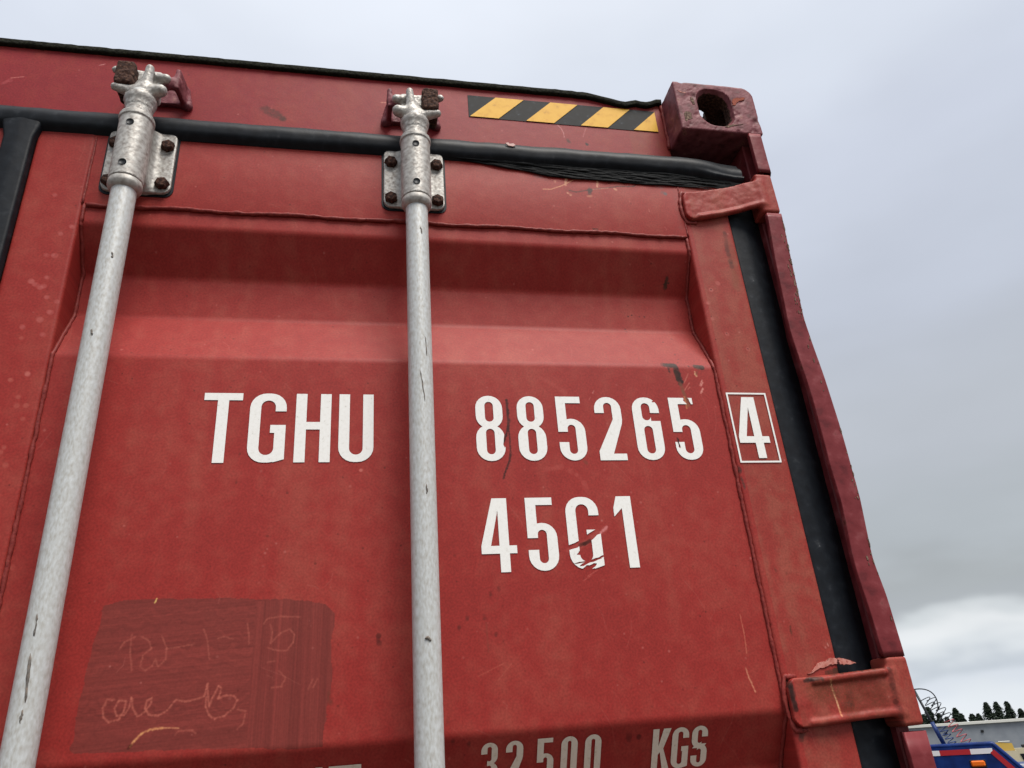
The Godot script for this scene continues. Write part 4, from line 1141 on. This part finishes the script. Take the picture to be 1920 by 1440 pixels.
func post_piece(s: float, y0: float, y1: float) -> ArrayMesh:
	var rows: Array = []
	var n := maxi(6, int((y0 - y1) / 0.008))
	if y0 - y1 > 1.2: n = 60
	for i in n + 3:
		var k := clampi(i - 1, 0, n)
		var y := lerpf(y0, y1, float(k) / n)
		var inset := 0.004 if i == 0 or i == n + 2 else 0.0
		var l := lerpf(1.1755, along(POST_L, y), 0.85) if s > 0 else 1.176
		var r := lerpf(1.2085, along(POST_R, y), 0.85) if s > 0 else 1.209
		var nz := wob.get_noise_2d(y * 40, 5.0) * 0.0006
		var dz := -0.004 * (1.209 - r) / 0.01
		var row := PackedVector3Array()
		var pf := fillet([Vector2(l + 0.017, -0.10), Vector2(l + 0.017, -0.0105), Vector2(l, -0.0085), Vector2(l + 0.0005, 0.0), Vector2(r, 0.0), Vector2(r + 0.0045, -0.010), Vector2(r + 0.005, -0.16)], 0.0014, 3)
		for q in pf:
			row.append(Vector3(s * q.x, y + (0.002 * signf(k - n / 2.0) if inset > 0 else 0.0), q.y - inset + nz + (dz if q.y > -0.02 else 0.0) + 0.0002 * wob.get_noise_2d(y * 300, q.x * 900)))
		rows.append(row)
	return surf(rows)

func header_lip() -> ArrayMesh:
	var rows: Array = []
	for i in 200:
		var x := lerpf(-1.056, 1.056, i / 199.0)
		var dip := -0.010 * smoothstep(0.90, 0.96, x) * (1.0 - smoothstep(1.02, 1.056, x)) - 0.005 * exp(-pow((x - 0.985) / 0.02, 2.0)) + 0.003 * exp(-pow((x - 1.0) / 0.012, 2.0))
		var ny := (0.0007 + 0.002 * smoothstep(0.75, 0.95, x)) * wob.get_noise_2d(x * 90, 1.0) + 0.0006 * wob.get_noise_2d(x * 600, 8.0) + dip
		var row := PackedVector3Array()
		for q in fillet([Vector2(-0.0045, ZH - 0.002), Vector2(-0.0045, ZH + 0.0075), Vector2(0.0085, ZH + 0.0075), Vector2(0.0085, ZH - 0.08)], 0.004, 3):
			row.append(Vector3(x, q.x + ny, q.y + 0.001 * wob.get_noise_2d(x * 500, q.x * 900)))
		rows.append(row)
	return surf(rows)

func build_container() -> void:
	var box := thing("shipping_container", "red shipping container with corrugated doors, galvanised locking rods and white serial number", "container", tilt)
	# doors
	var d := build_door(1.0, box)
	build_door_details(d)
	build_hinge(1.0, d, -0.2835, true)
	build_hinge(1.0, d, -1.0835, false)
	var e := build_door(-1.0, box)
	build_hinge(-1.0, e, -0.2835, false)
	build_hinge(-1.0, e, -1.0835, false)
	build_gaskets(box)
	var rm := rod_meshes()
	for s: float in [1.0, -1.0]:
		build_rod(s * ROD_X[1], s, box, rm)
		build_rod(s * ROD_X[0], -s, box, rm)
	# castings
	for s: float in [1.0, -1.0]:
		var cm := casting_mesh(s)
		for k in [Basis(), Basis(Vector3(0, 0, 1), PI), Basis(Vector3(0, 1, 0), PI), Basis(Vector3(1, 0, 0), PI)]:
			var c := part("corner_casting", cm[0], M.maroon, box)
			part("socket", cm[1], M.rust, c, "dark brown inside of the corner casting")  # inner faces of the holes get one even dark brown
			var low: bool = (k * Vector3.UP).y < 0
			var front: bool = (k * Vector3(0, 0, 1)).z < 0
			c.transform = Transform3D(k, Vector3(0, 0.0 if low else TOP, -LONG if front else 0.0))
	# chips in the paint of the near casting
	for q in CHIPS:
		var ch := part("paint_chip", prism_mesh(ragged(pg(q[1]), 0.0014), 0.0005, -0.002), M[q[0]], box)
		ch.position.y = TOP
	# header above the doors
	var st := begin()
	cbox(st, Vector3(-1.0575, -0.205, ZH - 0.10), Vector3(1.0575, 0.0, ZH), 0.0015)
	var h := part("header", done(st), M.door, box)
	h.position.y = TOP
	for s: float in [1.0, -1.0]: part("header_end", box_mesh(Vector3(minf(s * 1.058, s * 1.186), -0.205, ZH - 0.16), Vector3(maxf(s * 1.058, s * 1.186), -0.1185, ZH - 0.085), 0.001), M.door, h)
	part("roof_lip", header_lip(), M.grime, h, "dark mossy roof edge")
	bead("weld_seam", [Vector3(1.0555, -0.006, ZH + 0.0015), Vector3(1.0565, -0.06, ZH + 0.001), Vector3(1.0555, -0.116, ZH + 0.002)], 0.0038, h, M.weld)
	# hazard tape
	var tape := part("hazard_tape", prism_mesh(rct(0.675, -0.0745, 1.0402, -0.0215), ZH + 0.0008, ZH - 0.0005), M.tape_black, box, "black and yellow striped warning tape")
	tape.position.y = TOP
	for i in 4:
		var x: float = 0.677 + i * 0.1045
		var p := pg([x, -0.0735, x + 0.053, -0.0735, x + 0.1035, -0.0222, x + 0.0505, -0.0222])
		for q in Geometry2D.intersect_polygons(p, rct(0.6, -0.2, 1.0398, 0.1)):
			part("stripe", prism_mesh(q, ZH + 0.0016, ZH + 0.0009), M.tape_yellow, tape)
	# corner posts at the door end, in lengths between the hinges
	for s: float in [1.0, -1.0]:
		for y in [[-0.1185, -0.2095], [-0.3015, -1.0365], [-1.1275, -2.78]]:
			var p := part("corner_post", post_piece(s, y[0], y[1]), M.post, box)
			p.position.y = TOP
		if s > 0.0:
			var fs := begin()
			for k in 90:
				var y := lerpf(-0.31, -0.52, rng.randf()) if k < 64 else lerpf(-0.52, -1.0, rng.randf())
				var r := lerpf(1.2085, along(POST_R, y), 0.85) - 0.0008 - pow(rng.randf(), 3.0) * 0.010
				var z := -0.004 * (1.209 - along(POST_R, y)) / 0.01 * 0.85 + 0.0004
				var poly := PackedVector2Array()
				var wd := rng.randf_range(0.0004, 0.0016)
				var hg := wd * rng.randf_range(1.5, 5.0)
				for i in 7: poly.append(Vector2(r, y) + Vector2(cos(TAU * i / 7) * wd, sin(TAU * i / 7) * hg) * rng.randf_range(0.5, 1.1))
				prism(fs, poly, z + 0.0001, z - 0.002)
			var fl := part("worn_edge", done(fs), M.worn, box, "chipped and worn edge of the corner post")
			fl.position.y = TOP
		var back := part("post_core", box_mesh(Vector3(minf(s * 1.189, s * 1.2075), -2.78, -0.17), Vector3(maxf(s * 1.189, s * 1.2075), -0.119, -0.030), 0.002), M.post, box)
		back.position.y = TOP
	# sill, floor, roof, walls
	part("sill", box_mesh(Vector3(-1.05, 0.02, -0.16), Vector3(1.05, 0.105, -0.03), 0.003), M.red, box)
	part("floor", box_mesh(Vector3(-1.17, 0.12, -LONG + 0.15), Vector3(1.17, 0.16, -0.16), 0.003), M.rust, box)
	part("roof", box_mesh(Vector3(-1.16, TOP - 0.05, -LONG + 0.1), Vector3(1.16, TOP - 0.012, ZH - 0.09), 0.004), M.red, box)
	for s: float in [1.0, -1.0]:
		part("roof_rail", box_mesh(Vector3(minf(s * 1.15, s * 1.213), TOP - 0.10, -LONG + 0.18), Vector3(maxf(s * 1.15, s * 1.213), TOP - 0.006, -0.18), 0.006), M.red, box)
		part("bottom_rail", box_mesh(Vector3(minf(s * 1.15, s * 1.213), 0.03, -LONG + 0.18), Vector3(maxf(s * 1.15, s * 1.213), 0.19, -0.18), 0.006), M.red, box)
		var z := -0.168
		var pf: Array = [Vector2(1.19, z)]
		while z > -LONG + 0.5:
			pf.append_array([Vector2(1.205, z - 0.04), Vector2(1.205, z - 0.11), Vector2(1.169, z - 0.18), Vector2(1.169, z - 0.25)])
			z -= 0.278
		pf.append(Vector2(1.19, -LONG + 0.15))
		var f2 := fillet(pf, 0.012, 2)
		var rows: Array = []
		for y: float in [0.18, 1.0, 2.0, TOP - 0.09]:
			var row := PackedVector3Array()
			for q in f2: row.append(Vector3(s * q.x, y, q.y))
			rows.append(row)
		part("side_wall", surf(rows), M.red, box)
		part("front_post", box_mesh(Vector3(minf(s * 1.10, s * 1.212), 0.12, -LONG), Vector3(maxf(s * 1.10, s * 1.212), TOP - 0.12, -LONG + 0.15), 0.01), M.red, box)
	part("front_wall", box_mesh(Vector3(-1.12, 0.05, -LONG + 0.02), Vector3(1.12, TOP - 0.03, -LONG + 0.06), 0.004), M.red, box)

# ---------------------------------------------------------------- the yard
func ground_y(x: float, z: float) -> float:
	var plane := 0.056 + 0.03069 * x - 0.02579 * z
	var dx := maxf(absf(x) - 2.0, 0.0)
	var dz := maxf(maxf(z - 2.5, -z - 13.5), 0.0)
	return plane * (1.0 - smoothstep(0.0, 9.0, Vector2(dx, dz).length()))

func build_ground() -> void:
	var c: Array = [-1500.0, -700.0, -300.0, -150.0, -80.0, -50.0, -38.0, -30.0]
	for i in range(-26, 27): c.append(float(i))
	c.append_array([30.0, 38.0, 50.0, 80.0, 150.0, 300.0, 700.0, 1500.0])
	var rows: Array = []
	for x in c:
		var row := PackedVector3Array()
		for z in c: row.append(Vector3(x, ground_y(x, z - 5.0), z - 5.0))
		rows.append(row)
	var g := part("ground", surf(rows), M.ground, self)
	tag(g, "grey gravel yard under the container", "ground", "", "structure")

func wheel(parent: Node3D, at: Vector3, r: float, w: float) -> void:
	var m := lathe(fillet([Vector2(r * 0.55, -w / 2), Vector2(r * 0.95, -w / 2), Vector2(r, 0), Vector2(r * 0.95, w / 2), Vector2(r * 0.55, w / 2)], r * 0.1, 3), 0, 0, 24)
	var t := part("wheel", m, M.black, parent)
	t.position = at
	t.rotation.x = PI / 2
	part("rim", lathe(PackedVector2Array([Vector2(0, w * 0.3), Vector2(r * 0.3, w * 0.32), Vector2(r * 0.5, w * 0.42), Vector2(r * 0.56, w * 0.46)]), 0, 0, 20), M.chrome, t)

# frame of reference d metres from the camera towards azimuth az, facing the camera, on the ground
func facing(az: float, dist: float, turn := 0.0) -> Transform3D:
	var a := deg_to_rad(az)
	var x := 0.4369 + sin(a) * dist
	var z := 0.9937 - cos(a) * dist
	return Transform3D(Basis(Vector3.UP, -a + deg_to_rad(turn)), Vector3(x, ground_y(x, z), z))

func build_trailer() -> void:
	var at := facing(40.43, 10.0)
	var g := at.origin.y
	var t := thing("equipment_trailer", "blue equipment trailer with red and white reflective tape beside the container", "trailer", at)
	var y: float = 1.855 - g
	var slope := Vector2(0.215, -0.272).normalized()
	var foot := Vector2(0, y) + slope * 1.25
	var nose := pg([-3.2, y - 0.03, -0.012, y - 0.03, foot.x, foot.y, foot.x + 0.5, foot.y - 0.05, foot.x + 0.5, 0.4, -3.2, 0.4])
	part("nose_panel", prism_mesh(nose, 0.0, -0.03), M.blue, t)
	part("nose_body", prism_mesh(pg([-3.15, y - 0.06, -0.03, y - 0.06, foot.x - 0.03, foot.y, foot.x + 0.45, foot.y - 0.08, foot.x + 0.45, 0.45, -3.15, 0.45]), -0.031, -2.3), M.blue, t)
	# rounded coaming along the top and down the slope
	part("coaming", tube([Vector3(-3.2, y - 0.018, -0.03), Vector3(-1.5, y - 0.018, -0.03), Vector3(-0.02, y - 0.018, -0.03), Vector3(0.0, y - 0.02, -0.03), Vector3(0.02, y - 0.042, -0.03), Vector3(foot.x, foot.y, -0.03)], 0.026, 10), M.blue, t)
	# reflective tape
	var red := true
	var u := -0.015
	while u > -3.0:
		var len := 0.205 if not red else 0.29
		var a := u - len
		if u > -0.1: red = false; a = u - 0.205
		part("reflective_strip", prism_mesh(rct(a, y - 0.105, u, y - 0.055), 0.004, 0.001), M.tape_red if red else M.tape_white, t)
		u = a
		red = not red
	var s := 0.02
	red = true
	var nrm := Vector2(slope.y, -slope.x)
	while s < 1.2:
		var e := s + (0.30 if red else 0.205)
		var o := Vector2(-0.005, y - 0.045) + nrm * 0.012
		part("reflective_strip", prism_mesh(PackedVector2Array([o + slope * s, o + slope * e, o + slope * e + nrm * 0.05, o + slope * s + nrm * 0.05]), 0.0046, 0.001), M.tape_red if red else M.tape_white, t)
		s = e
		red = not red
	var lamp := part("marker_lamp", box_mesh(Vector3(-0.245, y - 0.222, 0.001), Vector3(-0.115, y - 0.165, 0.03), 0.012), M.amber, t, "orange marker lamp")
	part("lamp_base", box_mesh(Vector3(-0.255, y - 0.232, 0.0005), Vector3(-0.105, y - 0.158, 0.008), 0.004), M.black, lamp)
	# dark wheel-arch rim low on the panel
	var arc: Array = []
	for k in 13: arc.append(Vector3(-0.66 + cos(PI * k / 12) * 0.30, y - 0.42 + sin(PI * k / 12) * 0.12, 0.012))
	part("arch_rim", tube(arc, 0.016, 8), M.black, t)
	part("deck", box_mesh(Vector3(foot.x + 0.4, foot.y - 0.22, -2.3), Vector3(foot.x + 6.0, foot.y - 0.06, -0.02), 0.01), M.blue, t)
	for x: float in [3.2, 4.3, 5.4]:
		for z in [-0.3, -2.0]: wheel(t, Vector3(x, 0.42, z), 0.42, 0.26)
	part("landing_leg", box_mesh(Vector3(-2.2, 0.0, -0.5), Vector3(-2.05, 0.82, -0.35), 0.01), M.black, t)
	part("landing_leg", box_mesh(Vector3(-2.2, 0.0, -1.95), Vector3(-2.05, 0.82, -1.8), 0.01), M.black, t)
	# hose mast and coiled air lines on top
	var p0 := Vector3(-0.445, y - 0.02, -0.12)
	var p1 := Vector3(-0.60, y + 0.565, -0.12)
	part("hose_mast", tube([p0, p0.lerp(p1, 0.5), p1], 0.013, 8), M.hose_dark, t)
	part("mast_sleeve", tube([p0, p0.lerp(p1, 0.25), p0.lerp(p1, 0.42)], 0.022, 8), M.hose_blue, t)
	for h in [["hose_dark", p1 + Vector3(0.08, -0.09, 0), Vector3(-0.37, y + 0.24, -0.12), 0.05, 4.5], ["hose_dark", p1 + Vector3(0.14, -0.10, 0.02), Vector3(-0.33, y + 0.25, -0.08), 0.05, 4.0], ["hose_red", Vector3(-0.345, y + 0.24, -0.1), Vector3(-0.215, y - 0.01, -0.1), 0.05, 5.0], ["hose_blue", Vector3(-0.43, y + 0.18, -0.1), Vector3(-0.36, y - 0.01, -0.1), 0.04, 5.0]]:
		var a: Vector3 = h[1]; var b: Vector3 = h[2]
		var ax := (b - a).normalized()
		var sx := ax.cross(Vector3(0, 0, 1)).normalized()
		var sz := sx.cross(ax)
		var pts: Array = []
		var n := int(h[4] * 14)
		for i in n + 1:
			var w: float = TAU * h[4] * i / n
			pts.append(a.lerp(b, float(i) / n) + (sx * cos(w) + sz * sin(w)) * h[3])
		part("air_hose", tube(pts, 0.0045, 5), M[h[0]], t)
	for q in [[-0.16, 0.25], [0.20, 0.10]]:
		var pts: Array = []
		for k in 15:
			var f := k / 14.0
			pts.append(p1 + Vector3(q[0] * sin(f * PI * 0.62), 0.015 * sin(f * PI) - q[1] * 2.2 * f * f, 0.02))
		part("hose_loop", tube(pts, 0.0062, 6), M.hose_dark, t)

func build_background() -> void:
	# low grey building with a white roof edge
	var b := thing("warehouse", "long low grey building with a pale roof edge below the tree line", "building", facing(44.0, 130.0))
	part("wall", box_mesh(Vector3(-70, 0, -18), Vector3(60, 4.25, 0), 0.02), M.wall, b)
	part("roof_edge", box_mesh(Vector3(-70.3, 4.255, -18.3), Vector3(60.3, 4.62, 0.3), 0.03), M.trim, b)
	for x: float in [-19.0, -13.5, -9.0, -2.0, 3.0]: part("wall_vent", box_mesh(Vector3(x, 3.2, 0.004), Vector3(x + 0.35, 3.5, 0.12), 0.02), M.black, b)
	# vehicles between
	var r := thing("cargo_trailer", "low dark blue trailer side with white stripes behind the tape-edged trailer", "trailer", facing(44.5, 17.0))
	part("body", box_mesh(Vector3(-1.15, 0.55, -2.0), Vector3(4.5, 1.50, 0.0), 0.02), M.blue, r)
	part("stripe", box_mesh(Vector3(-1.15, 1.455, 0.002), Vector3(4.5, 1.50, 0.03), 0.004), M.tape_white, r)
	part("stripe", box_mesh(Vector3(-1.15, 1.375, 0.002), Vector3(4.5, 1.40, 0.02), 0.004), M.tape_white, r)
	for x: float in [1.0, 2.0]: wheel(r, Vector3(x, 0.36, -0.15), 0.36, 0.22)
	var c := thing("parked_vehicle", "cream box-shaped vehicle with a dark side window at the right edge", "vehicle", facing(41.75, 48.0))
	part("body", prism_mesh(pg([-0.62, 0.45, -0.55, 1.0, -0.30, 1.56, 3.4, 1.60, 3.6, 0.9, 3.6, 0.45]), 0.0, -1.8), M.paint_cream, c)
	for x: float in [-0.05, 1.05, 2.15]:
		var w := part("window", prism_mesh(pg([x + 0.14, 0.86, x, 1.30, x + 0.80, 1.31, x + 0.92, 0.86]), 0.012, -0.02), M.pane, c)
		part("window_frame", tube([Vector3(x + 0.14, 0.86, 0.01), Vector3(x, 1.30, 0.01), Vector3(x + 0.80, 1.31, 0.01), Vector3(x + 0.92, 0.86, 0.01), Vector3(x + 0.14, 0.86, 0.01)], 0.018, 6), M.black, w)
	for x: float in [0.1, 0.75, 1.5]: part("roof_fitting", box_mesh(Vector3(x, 1.57, -0.5), Vector3(x + 0.3, 1.72, -0.2), 0.03), M.black, c)
	for x: float in [0.2, 2.8]: wheel(c, Vector3(x, 0.40, -0.12), 0.40, 0.24)
	var m := thing("yellow_loader", "small yellow machine partly hidden behind the blue trailer", "machine", facing(40.9, 44.0))
	part("hood", prism_mesh(pg([-0.6, 1.5, -0.55, 1.82, -0.05, 1.86, 0.42, 1.80, 0.46, 1.5]), 0.0, -1.2), M.paint_yellow, m)
	part("base", prism_mesh(pg([-0.7, 0.6, -0.65, 1.495, 0.50, 1.495, 0.6, 0.6]), 0.02, -1.3), M.paint_cream, m)
	part("hood_lid", box_mesh(Vector3(-0.1, 1.862, -1.2), Vector3(0.36, 1.90, 0.02), 0.01), M.trim, m)
	for x: float in [-0.2, 0.35]: wheel(m, Vector3(x, 0.42, 0.13), 0.42, 0.3)
	# conifers beyond the roof
	var az := 34.5
	var i := 0
	var looks := ["tall narrow", "broad", "small", "slim", "ragged", "bushy"]
	while az < 54.0:
		var dist := 175.0 + rng.randf_range(-14, 22)
		var hgt := 7.0 + 0.1 * (az - 36.0) + rng.randf_range(-1.3, 1.6)
		conifer(facing(az, dist, rng.randf_range(0, 360)), clampf(hgt, 5.6, 10.0), looks[i % 6], i)
		az += rng.randf_range(0.25, 0.6)
		i += 1

func conifer(at: Transform3D, h: float, look: String, idx: int) -> void:
	var t := thing("conifer", "dark conifer in the tree line above the grey building's roof", "tree", at, "trees beyond the grey building")
	part("trunk", tube([Vector3(0, -0.2, 0), Vector3(0.05, h * 0.5, 0), Vector3(0, h * 0.97, 0)], 0.16, 6), M.bark, t)
	var st := begin()
	var r := RandomNumberGenerator.new()
	r.seed = 900 + idx
	var wide := r.randf_range(0.26, 0.5) * h
	for k in 900:
		var f := pow(r.randf(), 0.75)
		var y := h * (0.12 + 0.88 * f)
		var rad := wide * pow(1.02 - f, 0.8) * r.randf_range(0.15, 1.0) * (0.8 + 0.35 * wob.get_noise_2d(f * 60.0, idx * 37.0)) + 0.05
		var a := r.randf() * TAU
		rad *= 1.0 + 0.5 * wob.get_noise_2d(cos(a) * 6.0 + f * 40.0, sin(a) * 6.0 + idx * 11.0)
		var p := Vector3(cos(a) * rad, y - rad * 0.18, sin(a) * rad)
		var o := Vector3(cos(a), -0.25, sin(a)) * r.randf_range(0.2, 0.5)
		var s := Vector3(-sin(a), r.randf_range(-0.3, 0.3), cos(a)) * r.randf_range(0.2, 0.45)
		tri(st, p - s, p + o, p + s)
		tri(st, p - s * 0.7 + Vector3(0, 0.12, 0), p + o * 0.4 + Vector3(0, 0.3, 0), p + s * 0.7 - Vector3(0, 0.1, 0))
	part("crown", done(st), M.needles, t)

# ---------------------------------------------------------------- sky
func make_sky() -> Sky:
	var table := [[-90.0, 150, 152, 156], [-1.0, 225, 230, 236], [1.0, 236, 240, 245], [2.2, 232, 238, 244], [3.2, 221, 228, 237], [4.1, 200, 208, 217], [5.1, 224, 230, 235], [6.3, 234, 238, 241], [7.3, 212, 218, 222], [8.3, 177, 183, 188], [9.6, 174, 180, 184], [12.3, 181, 188, 194], [19.0, 189, 195, 204], [29.0, 195, 202, 216], [38.0, 206, 213, 228], [46.0, 217, 224, 237], [55.0, 227, 233, 244], [70.0, 247, 249, 254], [90.0, 255, 255, 255]]
	var n := FastNoiseLite.new()
	n.seed = 77
	n.frequency = 1.0
	n.fractal_octaves = 5
	var w := 1536
	var h := 768
	var img := Image.create(w, h, false, Image.FORMAT_RGBF)
	for j in h:
		var el := 90.0 - (j + 0.5) / h * 180.0
		if el < -4.0:
			img.fill_rect(Rect2i(0, j, w, 1), Color(0.22, 0.22, 0.22))
			continue
		for i in w:
			var az := (i + 0.5) / w * TAU
			var d := Vector3(sin(az) * cos(deg_to_rad(el)), sin(deg_to_rad(el)), cos(az) * cos(deg_to_rad(el)))
			var q := d * Vector3(1.6, 5.0, 1.6)
			var c := n.get_noise_3dv(q)
			var fine := n.get_noise_3dv(d * Vector3(5.5, 22.0, 5.5) + Vector3(3, 7, 1))
			var big := n.get_noise_3dv(d * 0.9 + Vector3(9, 2, 4))
			var e := clampf(el + c * clampf(el * 0.34, 0.25, 2.2) + fine * clampf(el * 0.4, 0.3, 1.6) * (1.0 - smoothstep(9.0, 16.0, el)) + big * clampf(el * 0.12, 0.0, 3.0), -89.0, 90.0)
			var k := 0
			while k < table.size() - 2 and e > table[k + 1][0]: k += 1
			var f := clampf((e - table[k][0]) / (table[k + 1][0] - table[k][0]), 0.0, 1.0)
			f = smoothstep(0.0, 1.0, f)
			var col := Color(lerpf(table[k][1], table[k + 1][1], f) / 255.0, lerpf(table[k][2], table[k + 1][2], f) / 255.0, lerpf(table[k][3], table[k + 1][3], f) / 255.0).srgb_to_linear()
			var gain := (1.0 + 0.08 * c + 0.10 * big + 0.08 * fine * (1.0 - smoothstep(9.0, 16.0, el))) * (1.0 + 0.35 * smoothstep(50.0, 90.0, el)) / EXPOSURE
			img.set_pixel(i, j, Color(col.r * gain, col.g * gain, col.b * gain))
	var m := PanoramaSkyMaterial.new()
	m.panorama = ImageTexture.create_from_image(img)
	var s := Sky.new()
	s.sky_material = m
	return s

func _ready() -> void:
	rng.seed = 20240
	wob.seed = 5
	wob.frequency = 0.25
	wob.fractal_octaves = 3
	# the container stands a little out of level on the yard
	tilt = Transform3D(Basis(Vector3(0.99952967, 0.03066389, 0.00039522), Vector3(-0.03066389, 0.99919757, 0.02576709), Vector3(0.00039522, -0.02576709, 0.99966790)), Vector3(0, 0.06, 0))
	# camera
	var cam := Camera3D.new()
	cam.name = "camera"
	cam.fov = 54.2035
	cam.near = 0.05
	cam.far = 4000.0
	cam.transform = Transform3D(Basis(Vector3(0.98243841, -0.04740839, 0.18046388), Vector3(-0.04091466, 0.88890727, 0.45625635), Vector3(-0.18204603, -0.45562738, 0.87135695)), Vector3(0.43685784, 1.84570405, 0.99374464))
	add_child(cam)
	cam.current = true
	# sky, exposure
	var env := Environment.new()
	env.background_mode = Environment.BG_SKY
	env.sky = make_sky()
	env.tonemap_mode = Environment.TONE_MAPPER_LINEAR
	env.tonemap_exposure = EXPOSURE
	env.sdfgi_enabled = true
	env.ssao_enabled = true
	env.ssil_enabled = true
	var we := WorldEnvironment.new()
	we.name = "world_environment"
	we.environment = env
	add_child(we)
	# the sun, spread wide by the cloud, high behind the viewer
	var sun := DirectionalLight3D.new()
	sun.name = "sun"
	sun.light_energy = 0.5
	sun.light_angular_distance = 30.0
	sun.light_color = Color(1.0, 0.975, 0.94)
	sun.shadow_enabled = true
	add_child(sun)
	sun.look_at_from_position(Vector3(0.18, 0.90, 0.50) * 20.0, Vector3.ZERO)
	make_materials()
	build_ground()
	build_container()
	build_trailer()
	build_background()
